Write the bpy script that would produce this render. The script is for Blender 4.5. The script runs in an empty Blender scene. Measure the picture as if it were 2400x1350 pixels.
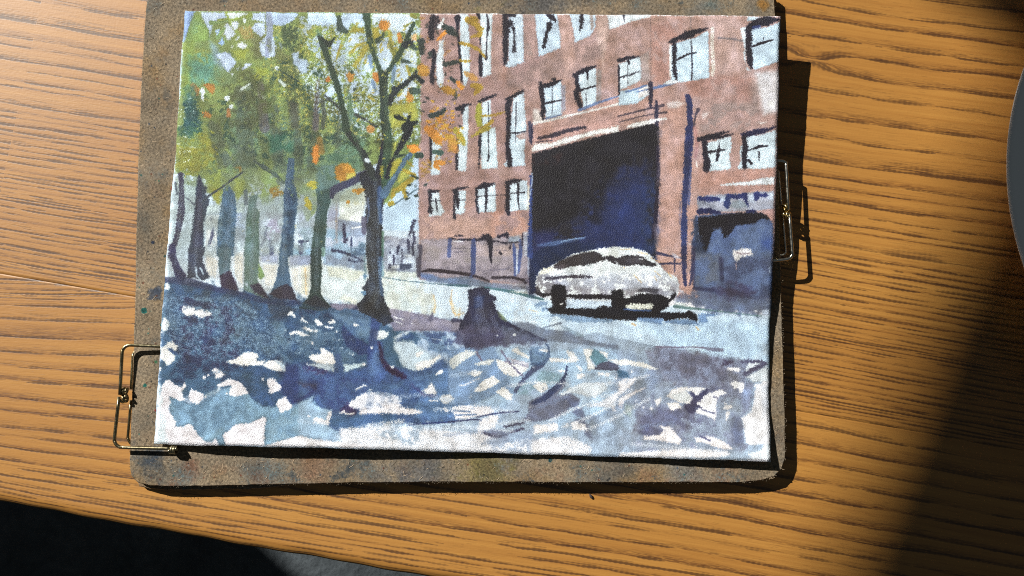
import bpy, bmesh, math, random
import numpy as np
from mathutils import Vector, Matrix
C=bpy.context.scene.collection
S=bpy.context.scene
# ================= camera
HF=math.radians(62.0); TILT=math.radians(3.9); DIST=0.355
FPX=1200/math.tan(HF/2)
RIGHT=Vector((1,0,0)); FWD=Vector((0,math.sin(TILT),-math.cos(TILT))); UP=Vector((0,math.cos(TILT),math.sin(TILT)))
CAM=Vector((0,0,0))-FWD*DIST
cd=bpy.data.cameras.new('camera'); cam=bpy.data.objects.new('camera',cd); C.objects.link(cam)
cd.angle=HF; cd.sensor_fit='HORIZONTAL'; cd.clip_start=.01; cd.clip_end=100
cam.location=CAM; cam.rotation_euler=(TILT,0,0); S.camera=cam
cd.dof.use_dof=True; cd.dof.focus_distance=DIST-.008; cd.dof.aperture_fstop=20.0
# ================= light: low sunlight through a window, dim room
w=bpy.data.worlds.new('World'); S.world=w; w.use_nodes=True
bg=w.node_tree.nodes['Background']; bg.inputs[0].default_value=(.80,.93,1.0,1); bg.inputs[1].default_value=.06
EL=math.radians(33.6); AZ=math.radians(140.0)
SUN=Vector((math.cos(AZ)*math.cos(EL),math.sin(AZ)*math.cos(EL),math.sin(EL)))
ld=bpy.data.lights.new('window_sunlight','SPOT'); ld.energy=62000; ld.spot_size=math.radians(20); ld.spot_blend=.1
ld.shadow_soft_size=.115; ld.color=(1.0,.965,.90)
lo=bpy.data.objects.new('window_sunlight',ld); C.objects.link(lo); lo.location=SUN*25
lo.rotation_euler=(-SUN).to_track_quat('-Z','Y').to_euler()
S.view_settings.view_transform='Standard'; S.view_settings.look='None'; S.view_settings.exposure=0; S.view_settings.gamma=1
S.render.film_transparent=False
S.cycles.filter_width=1.0
S.cycles.use_denoising=False
# ---- watercolour painter: washes and strokes on a paper-grain field, coordinates in sheet units
PX0,PY0,PW,PH=350,15,1490,1082
rng=np.random.default_rng(7)
def fnoise(h,w,lo,hi,seed,ani=1.0,ang=0.0):
    r=np.random.default_rng(seed).standard_normal((h,w)).astype(np.float32)
    F=np.fft.rfft2(r); fy=np.fft.fftfreq(h)[:,None]; fx=np.fft.rfftfreq(w)[None,:]
    c,s=np.cos(ang),np.sin(ang); a=(fx*c+fy*s)*ani; b=-fx*s+fy*c
    k=np.sqrt(a*a+b*b)+1e-9
    F*=np.exp(-(k*lo)**2)*(1-np.exp(-(k*hi)**2))
    o=np.fft.irfft2(F,s=(h,w)); return ((o-o.mean())/o.std()).astype(np.float32)
def fract(h,w,k0,k1,p,seed):
    r=np.random.default_rng(seed).standard_normal((h,w)).astype(np.float32)
    F=np.fft.rfft2(r); fy=np.fft.fftfreq(h)[:,None]; fx=np.fft.rfftfreq(w)[None,:]
    k=np.sqrt(fx*fx+fy*fy)+1e-9
    F*=np.where((k>1/k1)&(k<1/k0),(k*k1)**-p,0)
    o=np.fft.irfft2(F,s=(h,w)); return ((o-o.mean())/o.std()).astype(np.float32)
class Painter:
    def __init__(s):
        h,w=PH,PW
        s.img=np.ones((h,w,3),np.float32)
        n1=fnoise(h,w,2.1,8,1); n2=fnoise(h,w,1.2,4,2)
        s.grain=np.tanh(0.8*n1+0.35*n2)          # paper tooth: + = hill
        s.wx=fnoise(h,w,4,30,3)*.6+fnoise(h,w,1.5,8,4)*.5; s.wy=fnoise(h,w,4,30,5)*.6+fnoise(h,w,1.5,8,6)*.5
        s.wX=fnoise(h,w,14,60,13); s.wY=fnoise(h,w,14,60,14)
        s.clouds=[fract(h,w,3,60,1.5,21),fract(h,w,3,120,1.6,22),fract(h,w,4,260,1.8,23),fract(h,w,2.5,22,1.1,24)]
        s.fin=fnoise(h,w,.9,3,31)
        s.o=(0,0,1.0)
    def box(s,x0,y0,x1,y1):
        a=max(0,int(x0-PX0)); b=max(0,int(y0-PY0)); c=min(PW,int(x1-PX0)+2); d=min(PH,int(y1-PY0)+2)
        if c<=a or d<=b: return None
        return (slice(b,d),slice(a,c))
    def coords(s,B,r,R):
        yy,xx=np.mgrid[B[0],B[1]].astype(np.float32)
        return xx+PX0+s.wx[B]*r+s.wX[B]*R, yy+PY0+s.wy[B]*r+s.wY[B]*R
    def sdpoly(s,P,X,Y):
        d=np.full(X.shape,1e9,np.float32); ins=np.zeros(X.shape,bool)
        n=len(P)
        for i in range(n):
            ax,ay=P[i]; bx,by=P[(i+1)%n]; ex,ey=bx-ax,by-ay; L=ex*ex+ey*ey+1e-9
            t=np.clip(((X-ax)*ex+(Y-ay)*ey)/L,0,1)
            dx=X-ax-ex*t; dy=Y-ay-ey*t; np.minimum(d,dx*dx+dy*dy,out=d)
            if ay!=by:
                c=((ay>Y)!=(by>Y))&(X<ex*(Y-ay)/(by-ay)+ax); ins^=c
        d=np.sqrt(d); return np.where(ins,-d,d)
    def sdline(s,P,X,Y):
        d=np.full(X.shape,1e9,np.float32)
        for (ax,ay,aw),(bx,by,bw) in zip(P[:-1],P[1:]):
            ex,ey=bx-ax,by-ay; L=ex*ex+ey*ey+1e-9
            t=np.clip(((X-ax)*ex+(Y-ay)*ey)/L,0,1)
            dx=X-ax-ex*t; dy=Y-ay-ey*t
            np.minimum(d,np.sqrt(dx*dx+dy*dy)-.5*(aw+(bw-aw)*t),out=d)
        return d
    def put(s,B,d,col,o):
        S=o['s']; m=np.clip(.5-d/(2*S),0,1); m=m*m*(3-2*m)
        a=m*o['a']
        g=s.grain[B]
        if o['d']>0:                       # dry brush: pigment on the hills only
            a=a*np.clip((g-(o['d']*2.4-1.4))*3.5+.5,0,1)
        if o['c']>=0:                      # clouded: patchy wet pigment
            c=s.clouds[int(o['c'])][B]; a=a*np.clip(.5+(c-o['t'])*o['k'],0,1)
        G=o['g']
        c=np.array(col,np.float32)
        t=1+G*.36*g-G*.22*s.fin[B]-G*.25*s.clouds[1][B]*.5
        if o['e']>0: t=t-o['e']*np.exp(-((d+1.2)/1.6)**2)
        hv=(G*.09*(1.05-c.mean())*s.clouds[1][B])[...,None]*np.array([1,.25,-1],np.float32)
        t=t-G*.22*s.clouds[0][B]*.5
        cc=np.clip(c[None,None]*t[...,None]*(1+hv),0,1)
        im=s.img[B]
        if o['m']: cc=im*(1-(1-cc))
        s.img[B]=im*(1-a[...,None])+cc*a[...,None]
    def run(s,text):
        last={}
        for ln in text.splitlines():
            ln=ln.split('#')[0].strip()
            if not ln: continue
            if ln[0]=='V':
                q=ln.split(); s.o=(float(q[1]),float(q[2]),float(q[3]) if len(q)>3 else 4.5); continue
            head,pts=ln.split('|'); q=head.split(); cmd=q[0]
            col=[int(q[1][i:i+2],16)/255 for i in (0,2,4)]
            o=dict(a=1.,s=.9,r=1.3,R=0.,g=.35,e=.0,d=0.,c=-1,t=0.,k=1.2,m=0,w=3.,n=40,z=4.,q=1.,v=0.); 
            if cmd=='p': o['e']=.10
            if cmd=='l': o['r']=.9; o['e']=.0
            for t in q[2:]: o[t[0]]=float(t[1:])
            x0,y0,k=(0,0,1.0) if cmd=='k' else s.o
            for grp in pts.split(';'):
                P=[]; w=o['w']/k
                for t in grp.split():
                    v=[float(z) for z in t.split(',')]
                    if len(v)>2: w=v[2]/k if k!=1 else v[2]
                    P.append((x0+v[0]/k,y0+v[1]/k,w))
                if not P: continue
                xs=[p[0] for p in P]; ys=[p[1] for p in P]; ws=max(p[2] for p in P)
                if cmd in 'pk': pad=o['s']+2*o['r']+3*o['R']+3
                else: pad=ws/2+o['s']+2*o['r']+3*o['R']+3
                if cmd=='k':
                    r2=np.random.default_rng(int(abs(xs[0]*7+ys[0]*13+o['n'])))
                    A=[(p[0],p[1]) for p in P]
                    for i in range(int(o['n'])):
                        for _ in range(20):
                            x=r2.uniform(min(xs),max(xs)); y=r2.uniform(min(ys),max(ys))
                            if s.sdpoly(A,np.array([[x]]),np.array([[y]]))[0,0]<0: break
                        an=o['v']*np.pi/180+r2.normal()*.5; L=o['z']*r2.uniform(.5,1.5); 
                        W=L/o['q']; dx,dy=np.cos(an)*L*.5,np.sin(an)*L*.5
                        Q=[(x-dx,y-dy,W*.5),(x,y,W),(x+dx,y+dy,W*.4)]
                        B=s.box(x-L-4,y-L-4,x+L+4,y+L+4)
                        if B is None: continue
                        X,Y=s.coords(B,o['r'],0); s.put(B,s.sdline(Q,X,Y),col,o)
                    continue
                B=s.box(min(xs)-pad,min(ys)-pad,max(xs)+pad,max(ys)+pad)
                if B is None: continue
                X,Y=s.coords(B,o['r'],o['R'])
                if cmd=='p': d=s.sdpoly([(p[0],p[1]) for p in P],X,Y)
                else:
                    if len(P)==1: P=P*2
                    d=s.sdline(P,X,Y)
                s.put(B,d,col,o)
STROKES="""
# ---------- base sheet
V 0 0 1
p eeeae6 s3 g.15 e0 | 340,10 1850,10 1850,1100 340,1100
p c6d8ea s3 g.2 e0 | 425,15 985,15 985,640 380,640
p bdd6ec s8 g.2 e0 | 900,330 985,330 985,560 900,560
p cfdde6 s3 g.2 e0 | 380,540 985,540 1100,660 1300,690 1810,740 1810,880 1500,830 1350,800 1000,800 380,700
p cfd9cf s6 a.8 c2 t.1 e0 | 560,590 985,620 1000,740 560,700
p dce2d6 s8 a.8 c1 t0 e0 | 740,615 860,615 985,650 1060,760 1000,760 740,690
p c2d6e8 s10 a.9 e0 | 1150,700 1810,745 1810,860 1500,830 1200,770
p b6d0ea s12 a.9 c2 t-.5 e0 | 1500,740 1810,755 1810,850 1560,820
p dae4e6 s8 a.6 c1 t0 e0 | 1180,690 1290,720 1330,790 1200,760
# ---------- building facade
p b08f83 r1.2 g.4 e.04 | 980,33 1835,38 1818,700 1600,700 1240,665 1150,665 982,655
p a3827a s14 a.7 c2 t-.4 e0 | 985,33 1260,33 1270,280 1240,560 985,560
p c29a8c s10 a.7 c2 t.1 e0 | 1240,260 1560,200 1560,300 1250,350
p c49c8d s10 a.8 c1 t-.6 e0 | 1545,240 1640,240 1625,690 1535,690
p bb8e80 s10 a.8 c1 t-.3 e0 | 1525,60 1600,40 1570,200 1530,210
p c5a69b s14 a.8 c2 t-.4 e0 | 1660,40 1750,40 1760,160 1670,180
p a5938f s12 a.8 c1 t0 e0 | 1640,190 1780,190 1780,300 1640,310
p c0a79f s12 a.8 c2 t0 e0 | 1760,160 1835,160 1820,300 1760,300
p d5d3d2 s8 a.9 d.2 e0 | 1770,170 1830,165 1822,260 1790,270
p b5877a s12 a.7 c1 t-.3 e0 | 1600,180 1760,180 1760,240 1600,230
p c8a494 s8 a.8 c1 t-.5 e0 | 990,510 1240,500 1235,560 990,560
p c2907b s12 a.6 c1 t-.2 e0 | 1150,490 1235,490 1235,545 1150,560
p bb9184 s6 a.6 c1 t-.6 e0 | 1640,400 1815,395 1815,470 1640,460
# ground floor of the building left of the arch
p a4979a s2 r2 e.1 | 985,562 1235,555 1238,668 1100,650 985,648
p 8b8391 s8 a.7 c1 t.1 e0 | 985,610 1235,610 1238,668 985,648
p a79d9d s6 a.8 c1 t.2 e0 | 1000,575 1200,580 1200,620 1000,620
V 1050 300
p b9a39b s5 a.7 e0 | 300,1230 420,1230 440,1350 310,1350 ; 480,1250 680,1240 680,1350 480,1350
p 9db0c4 s5 a.8 | 640,1150 760,1130 770,1200 640,1210
p c4cbd6 s4 a.8 | 790,1100 850,1090 860,1350 800,1350
l 2c2733 w16 r1.6 | 0,1160 120,1180,20 230,1175 320,1180,26 420,1150,60
l 2c2733 w60 r2 | 380,1150 430,1160 455,1300,30
l 2c2733 w14 r1.6 | 80,1140 150,1135 ; 470,1190 620,1215 760,1200 ; 520,1150,20 620,1120,40 625,1160,24
l 2c2733 w40 | 455,1190 450,1350,34
l 45507f w44 a.9 | 270,1190 265,1350,56
l 4a5688 w40 a.85 | 20,1180 10,1350
l 4a5688 w24 a.85 | 690,1230 700,1350 ; 760,1180 765,1350,34
l 3a3344 w14 | 790,1110 780,1240 ; 660,1240,20 655,1270,22
l e8ecea w12 a.8 | 60,1195 150,1195
l 5a5262 w10 d.5 a.9 | 50,1270 220,1270 ; 60,1310 200,1300 ; 500,1290 660,1290
l 37303a w20 | 545,1310 560,1330
V 1050 580
l 45507f w52 a.9 | 270,0 265,260 250,300
l 4b5a90 w30 a.9 s1.5 | 700,0 710,290 ; 770,0,40 740,260,30
l c9d3e0 w16 a.8 | 730,20 725,280 ; 850,20,22 850,300,24
l 2c2733 w30 | 445,0 450,110 460,180,8
l 2c2733 w14 | 545,60 560,70,18
l 7a7386 w12 a.8 | 440,240 600,230 650,210
l 3a3037 w30 s1.6 d.2 | 270,300 350,320,26 430,360,14 ; 470,320,30 600,315 700,320 800,345,34 820,370,20
l 4b4350 w22 a.8 s2 d.25 | 0,250 120,260 240,280
p 6f7c92 a.9 s3 | 0,320 200,300 420,370 700,400 830,410 850,440 700,450 400,420 0,395
p 8f8b96 s6 a.8 | 480,370 830,400 840,430 500,410
l 3d6a6e w22 a.85 | 0,395 200,405,26 ; 380,420,20 700,470,32 850,510,38 1000,550,20
p e2e8df | 640,462 830,462 900,500 760,480
V 700 580
l 33282f w34 s1.6 d.15 | 1280,255,14 1380,240,34 1500,250,40 1650,265,34 1800,290,26
p 5c7fc0 s5 a.8 e0 | 1270,270 1420,290 1500,340 1400,360 1290,320
p 6a7d9c s3 a.9 e0 | 1400,310 1800,340 1800,395 1500,375 1350,350
l 4b6a78 w14 a.9 | 890,315,8 1150,355 1400,380 1800,410,20
l 4a4657 w60 a.9 s2 | 1275,0,70 1265,130,60 1265,290,50
# upper window columns
V 1050 0
p d0dde2 | 130,148 215,150 228,500 232,740 205,860 185,905 165,900 148,800 135,700 128,400
p d2dee1 | 338,148 470,150 455,500 455,785 360,822 352,600 350,400
p c9d9e6 | 640,150 800,150 800,655 650,718 598,690 620,660 640,640
p c5d8e9 | 915,148 1150,150 1188,380 1185,505 960,600 940,420
p c7d8e6 | 1285,150 1560,155 1555,290 1510,370 1340,452 1320,320
p d8dfe0 | 1680,160 1800,165 1800,285 1700,310
p b4a59d a.9 | 1500,150 1535,155 1535,300 1505,330
p c8a496 s4 a.8 | 1170,190 1285,170 1310,300 1345,520 1330,700 1260,800 1240,1180 1210,700 1190,480
p cdb0a2 s4 a.8 | 1570,180 1680,170 1700,330 1650,600 1640,760 1600,560 1560,400
p c59887 s4 a.6 | 580,700 630,720 620,900 580,900
p b08f83 | 790,150 915,150 945,600 810,655
p a3908a s6 a.7 c1 t0 e0 | 790,150 915,150 945,600 810,655
p 9c8580 s8 a.6 c1 t-.3 e0 | 620,730 960,620 1190,540 1230,700 1230,800 960,880 600,950 ; 1350,470 1600,380 1620,600 1340,700
l 2b2630 w60 r2 | 600,150,50 610,300,66 605,450,60 610,560,50 600,665,44
l 2b2630 w60 r2.2 d.12 | 640,150 700,160,40 ; 620,250,90 660,250,70 ; 630,330,60
l 2b2630 w24 r1.6 | 690,300,40 690,340,20 700,380,18 700,480,24 695,530,50 720,520,16
l 2b2630 w40 r1.8 | 1050,150,30 1100,190,60 1130,220,30 ; 1070,260,60 1060,310,50 1040,340,30 1025,430,44 1010,500,30
l 2b2630 w34 r1.8 | 1410,150,36 1410,210,44 1400,300,24 1390,320,18
l 3b3843 w14 | 410,150,10 420,200,26 425,290,30 410,400,14 405,560,12 403,620,34
l 2b2630 w30 | 320,150,36 330,190,26 ; 100,190,70 100,240,40 100,340,24 115,450,28 125,600,26 140,740,24 145,860,18
l 2b2630 w20 | 340,390,18 340,470,12 ; 345,540,20 340,620,40 345,700,44 345,790,36
# row of square windows above the arch
p c9dbe8 | 1000,920 1195,850 1197,1215 1040,1255 1015,1150 1010,1000
p cddce3 | 1365,790 1560,715 1568,1090 1430,1145 1405,1000
p 9aa0b0 a.7 s2 | 1195,900 1240,900 1240,1150 1200,1210
p 9c948f a.7 s3 | 1570,720 1620,740 1610,1080 1570,1090
p e9e3da | 890,1290 960,1260 1020,1265 1190,1225 1450,1170 1700,1110 1800,1080 1800,1110 1500,1180 1200,1250 900,1320
p dcd3c9 s4 a.9 | 890,1150 960,1150 1000,1260 900,1290
l 2b2630 w50 r1.7 | 980,880,44 985,960,50 1000,1060,40 1010,1160,50 995,1200,50 1010,1260,18
l 2b2630 w40 r1.7 | 980,920,30 1060,900,50 1130,870,44 1195,845,14 ; 1115,830,30 1120,850,30
l 2b2630 w22 | 1020,1090,20 1100,1075,22 1195,1055,12
l 2b2630 w44 r1.7 | 1330,795,30 1400,760,50 1480,720,46 1560,700,14
l 2b2630 w50 r1.7 | 1355,800,44 1360,880,44 1375,950,60 1350,970,50 1365,1040,60 1395,1110,50 1400,1150,16
l 2b2630 w22 | 1400,950,24 1450,935,18 1560,905,16 ; 1470,750,34 1475,840,12
l 3b3843 w8 d.3 | 1100,900 1100,1200 ; 1455,980 1460,1130
l 5f77a8 w20 a.8 | 1030,1250 1120,1230 1195,1210,10 ; 1380,1160,30 1430,1145 1560,1090 1700,1045,20 1800,1015,14
# lower left tall windows tops
p cfdce0 | 180,1120 218,1112 215,1350 160,1350 150,1200
p cfdde2 | 360,1080 450,1052 455,1350 355,1350
p cddce6 | 690,1030 800,970 825,1350 655,1350
l 2b2630 w36 r1.6 | 90,1150,40 150,1130,60 180,1105,30 245,1103,12 ; 150,1150,50 150,1190,30
l 2b2630 w30 r1.5 | 335,1070,34 430,1030,34 520,998,10 ; 350,1250,26 350,1290,26
l 2b2630 w30 r1.6 | 610,1045,18 680,1015,34 790,960,30
l 2b2630 w60 r1.8 | 650,1060,60 630,1130,60 640,1220,50 640,1350,50
l 3b3843 w10 | 425,1080 430,1350 ; 718,1080 715,1350
l 4a3f48 w18 a.8 | 1370,1345 1500,1310 1650,1275 1800,1240
l 4a4657 w18 | 885,1310 880,1350
V 1450 0
p d8e0e1 | 0,158 330,160 330,180 120,232 0,278
l 3b3843 w16 | 55,155 60,225,12
p cfdce0 | 0,680 120,625 225,600 240,700 235,850 0,960
p b8a8a2 a.8 s3 | 230,590 320,540 330,850 240,870
p c5dae6 | 0,960 200,930 320,880 320,1000 200,1090 0,1115
p e6e2dc | 210,930 320,880 325,990 210,1040
l 2b2630 w34 r1.6 | 0,640,40 100,610,40 220,597,10 ; 0,820,14 110,795,14 220,750,10
l 2b2630 w20 | 0,700 5,1000
l 3b3843 w7 d.4 | 95,680 95,900
l 2b2630 w18 | 100,650,26 110,670
l 5874ac w18 a.85 | 80,970 200,935 290,900 ; 180,970,10 300,945,14 380,925,24 470,905,34 590,870,24
p c5dae8 | 590,460 680,430 800,400 945,320 958,820 800,850 620,870 560,860 535,700 532,500 560,480
l 2b2630 w60 r1.8 | 550,440,40 640,400,50 720,360,70 800,340,60 870,320,40 940,300,16 ; 700,390 780,370,50
l 2b2630 w44 r1.6 | 585,450,40 590,520,50 585,640,34 590,760,50 610,840,24
l 2b2630 w18 | 610,635,16 690,590,22 770,560,20 820,556,10
l 3b3843 w14 | 765,430,7 770,560,14 775,700,18 770,840,14
p e4e8e8 | 460,890 520,845 600,840 640,862 560,890
l ecead9 w40 a.8 d.35 | 990,300 985,500 1000,700 990,790
l e9e6dc w24 a.8 d.2 | 545,480 545,800
l 7a7275 w14 a.7 | 1050,400,22 1200,410 1300,430 ; 760,180,8 760,300,8
p c5daea | 1400,300 1560,290 1700,235 1690,650 1540,700 1420,740 1400,600
p dbe5ea | 1280,300 1340,280 1340,700 1400,750 1350,740 1310,550 1330,520 1300,400
p c9dce8 | 1350,175 1500,178 1440,215 1360,225
l 2b2630 w70 r1.8 | 1360,330,60 1400,270,80 1480,230,90 1560,220,110 1640,210,50 1690,205,24
l 37457c w34 a.8 | 1420,290 1480,280
l 2b2630 w70 r1.7 | 1370,300,50 1375,400,70 1370,520,64 1385,640,70 1400,730,16
l 2b2630 w22 | 1415,490,18 1500,455,28 1630,420,16 ; 1525,430,8 1525,400,8
l 7c6a68 w8 a.7 | 335,180 340,850 ; 300,1140 360,1130
p c29a8d s5 a.6 c1 t-.3 e0 | 350,1000 560,1000 540,1300 350,1300
p ded6d0 s3 a.8 d.3 e0 | 500,1090 620,1060 700,1090 620,1140 520,1140 ; 880,1200 960,1180 900,1260 880,1240
p dedad2 s3 d.2 e0 | 1480,1290 1560,1290 1500,1310 ; 1570,1070 1640,1060 1640,1130 1580,1130 
# cornice
l 4a3f48 w20 a.85 | 0,1225 140,1190 300,1150 400,1130 470,1110,34
l 4a3f48 w26 a.85 | 0,1290,14 200,1235 380,1200 500,1185,30
l 393445 w44 r1.5 | 335,880,50 340,1000,44 335,1130,30
l 393445 w40 r1.5 | 400,1070,34 400,1200,40 400,1350,44
p ece8e0 | 100,1320 200,1290 330,1260 500,1240 520,1260 400,1275 370,1300 250,1340 80,1350
l 353a62 w64 r1.5 | 730,1020,60 750,1100,60 750,1250,60 760,1350,56
l 4a3f48 w24 a.9 | 840,1160,44 810,1210,20 790,1350,20
V 1050 300
p c49b8e s2 | 890,0 1500,-60 1800,-120 1800,0 1400,60 1100,150 930,160 885,140
l 433943 w46 r1.5 s1.4 | 950,110,26 1100,80,50 1250,30,44 1450,-10,30
l 433943 w14 | 930,150 1100,130,10
p ece9df r1.8 | 890,185 930,165 1100,155 1250,100 1400,65 1530,30 1700,0 1800,-25 1800,45 1600,60 1400,110 1200,175 1000,225 890,255 885,220
l 37334a w34 r1.6 | 880,-10,30 880,100,34 878,160,24
l 4d4756 w40 | 860,-60,30 862,150,14
# lower tall windows
p cfdde0 | 110,-10 215,-10 205,250 190,450 105,452 100,200
p cddde0 | 352,40 430,0 500,-10 512,200 525,420 355,435 345,200
p cadbe4 | 650,-10 825,-10 820,100 808,240 812,400 600,405 590,390 640,300
p b39a90 s2 | 720,75 825,40 825,110 740,120
l 2b2630 w30 r1.6 | 100,60,24 100,200,24 90,300,30 92,430,24
l 2b2630 w36 r1.6 | 340,30,30 335,150,36 335,260,24 325,430,14
l 2b2630 w50 r1.8 | 630,-20,40 640,60,50 625,160,40 640,280,60 650,390,56
l 2b2630 w14 | 660,55,14 740,50,14 820,35,12 ; 425,20,8 430,260,8 430,300,18 420,350,10
l 3b3843 w8 d.3 | 710,0 712,150
# small lower windows
p cfdee2 | 80,665 190,655 185,800 170,905 80,912 75,750
p cfdee4 | 285,650 400,620 500,578 508,880 320,890 290,800
p cfdee6 | 650,600 780,550 835,555 850,860 660,878 600,860 645,700
p ece8cc s3 a.9 | 845,610 875,605 870,700 860,860 830,870
l 2b2630 w26 r1.6 | 45,655,20 130,640,24 215,622,14 ; 70,660 65,800,22 65,900,24 68,950,30
l 2b2630 w36 r1.7 | 92,670 100,760,40 105,845,20
l 2b2630 w8 | 110,765 180,757 ; 320,722 400,715,6 600,705,4
l 2b2630 w50 r1.6 | 300,640,30 380,605,56 430,600,40 490,588,14 ; 300,660,26 302,780,30 320,900,16
l 2b2630 w30 r1.5 | 405,630,26 405,740,30 395,885,18
l 2b2630 w50 r1.6 | 620,575,44 700,560,50 775,550,16 ; 630,600,50 632,720,46 625,850,50 640,905,40
l 2b2630 w22 | 740,590,22 740,660,28 740,760,14 752,860,8 ; 660,690,8 740,685,14 805,680,18
V 700 300
p ccd9dc s2 | 1400,675 1480,675 1500,800 1540,880 1500,925 1370,930 1390,850 1400,760
l 2b2630 w34 r1.6 | 1380,660,30 1420,670,34 1480,662,20 ; 1385,680,40 1385,800,30 1390,880,50
l 2b2630 w16 | 1445,750,16 1455,830,18 1465,890,6 ; 1390,770,7 1500,765,6
p ccdadf s2 | 1395,60 1510,60 1500,230 1490,490 1400,500 1385,430 1400,380
l 2b2630 w26 | 1390,100 1395,260,24 1385,420,22
# ---------- dark archway
V 0 0 1
p 2a262b r1.6 g.25 e0 | 1247,360 1290,349 1361,330 1450,308 1530,290 1545,300 1548,400 1540,500 1536,640 1240,690 1243,560 1246,420
p 314678 s34 a.9 r3 R8 g.3 e0 | 1400,520 1470,440 1530,430 1533,640 1380,640 1330,600 1400,580
p 2c3560 s24 a.8 R6 g.3 e0 | 1350,520 1400,450 1450,400 1520,380 1500,600 1360,600
p 2c3562 s26 a.9 R5 c1 t-.2 e0 | 1250,560 1400,500 1500,560 1400,640 1245,680
p 2e3260 s14 a.8 e0 | 1245,540 1300,540 1300,640 1244,690
p 201d23 s16 a.7 c1 t-.3 e0 | 1255,380 1350,340 1530,295 1540,340 1440,400 1400,520 1260,540
p 4a3030 s6 a.5 c1 t0 e0 | 1250,368 1320,358 1310,385 1250,385
p 25304f s6 a.9 e0 | 1240,600 1300,560 1420,575 1320,610 1270,640 1245,690
V 1050 300
l 6f92c8 w40 a.55 s3 d.25 | 940,1240,20 1100,1220,50 1250,1190,36 1440,1160,20
l 8fb0d8 w16 a.8 d.2 | 1190,1200 1300,1175 1440,1155,8
l 35457c w20 r1.7 | 878,500,30 875,700,26 870,950,30 865,1200,50 870,1350,60
l b8c4d6 w14 a.8 d.3 | 885,480,24 888,560,14 870,700,8
V 1450 300
l 2d2536 w34 r1.6 a.9 | 410,200,40 420,500,34 400,750,40 395,900,44 370,1150,50
l 7a7078 w26 a.6 s2 d.35 | 430,40,60 440,300,30 410,600,24 ; 390,1040,60 400,1120,50 400,1290,30
# pilaster lines
l 353a62 w84 r1.6 | 740,0,70 745,120,90 730,300,80 725,420,90 715,520,60 700,720,70
l 39406a w60 r1.5 d.1 | 700,720,60 690,900,50 690,1000,70 690,1200,60 690,1350,50
l 4c5888 w20 d.3 a.8 | 650,780 640,1000 ; 760,400,24 740,800,26
l b0807a w26 a.7 | 800,0,40 830,150 810,300
l f0e6dc w10 | 820,350 825,410 ; 745,1220 760,1230
l 3a3344 w20 | 410,1300,30 500,1305 650,1310
p c49c8d s2 a.7 | 430,100 690,100 660,500 640,1280 430,1280 440,600
# right windows
p d0dfe4 r1.8 | 955,150 1100,110 1185,85 1190,200 1165,300 1185,435 945,455 960,380 940,260 920,190
p cfdfe6 r1.8 | 1310,90 1480,75 1560,55 1665,15 1655,415 1500,430 1245,425 1290,350 1275,250 1300,180
l 2b2630 w50 r1.6 | 850,120,50 940,95,50 1080,55,34 1170,38,12 ; 900,115,40 1080,95,34 1205,65,12
l 2b2630 w70 r1.7 | 905,150,60 910,260,50 930,340,70 930,400,80 925,440,70
l 2b2630 w24 r1.6 | 945,255,30 1020,245,24 1060,235,34 1130,230,10 ; 1060,150,6 1060,230,20 1045,290,36 1035,350,18
l 2e2a42 w60 r1.7 | 1320,75,60 1420,50,56 1520,30,60 1600,10,30 1660,-15,14
l 2b2630 w60 r1.7 | 1325,100,50 1335,200,60 1325,300,60 1330,410,50
l 2b2630 w18 | 1360,240,10 1450,210,20 1480,195,36 1570,190,14 ; 1480,250,20 1480,340,12 ; 1370,340,24 1400,375,30
p c8957f s4 a.35 | 830,460 1640,430 1640,520 1060,590 830,640
p e4e9e9 r1.5 | 1060,600 1200,580 1380,560 1500,530 1645,515 1645,595 1400,600 1100,612
# far right arch
p a8a9b3 s2 | 825,720 1100,700 1640,660 1640,850 1400,880 1080,880 840,880
p c4cede s3 | 1050,740 1130,715 1120,780 1060,770 ; 1340,710 1440,690 1430,790 1380,780 ; 1560,690 1640,680 1640,770 1580,750
l 31376a w56 r1.6 | 860,745,50 960,750,60 1050,750,40 ; 1150,720,50 1250,725,50 1330,710,60 1350,790,30 1365,830,12
l 33406f w70 r1.6 | 1150,750,60 1140,810,70 1150,840,30
p 93a0ac s2 a.9 | 1180,830 1200,780 1280,755 1340,790 1360,830 1250,850
l 31376a w70 r1.6 | 1460,710,80 1450,740,50 ; 1500,710,30 1560,705,34
p 8a8f9f s4 a.7 c1 t-.3 e0 | 830,770 1100,770 1110,880 850,870
l 2b2c50 w60 r1.6 | 850,880,60 950,870,60 1060,900,40 ; 960,860,40 ; 1360,885,40 1430,880,40
p c0968b a.9 s2 r1.8 | 1500,880 1640,850 1640,1000 1600,1000 1560,920
p 56678e r1.6 s2 | 800,930 1100,900 1500,890 1590,960 1625,1000 1625,1750 1300,1800 780,1700 780,1200
V 1450 300
p 241f24 r2 g.25 | 835,935 950,940 1080,910 1250,900 1480,890 1560,920 1590,970 1500,960 1430,1010 1230,1030 1180,1120 1110,1170 1090,1090 1060,1060 990,1080 960,1200 920,1310 890,1290 850,1150 835,1050
p 39435c s4 a.9 R3 | 790,950 835,930 850,1100 900,1290 950,1350 780,1350
p 6478a0 s6 a.85 c1 t-.5 e0 | 1000,1070 1080,1060 1100,1300 960,1340 970,1200 ; 1200,1060 1500,1010 1620,1050 1620,1350 1190,1350
p 3d5596 s12 a.8 e0 | 1500,1180 1620,1160 1620,1300 1520,1280
p dfe0de r2 | 1205,1290 1290,1280 1300,1262 1400,1280 1415,1320 1420,1350 1205,1350
V 1450 580
p 5d6a86 s10 a.9 R4 e0 | 800,100 1200,60 1610,60 1600,660 1400,720 1000,680 800,600 790,420
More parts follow.
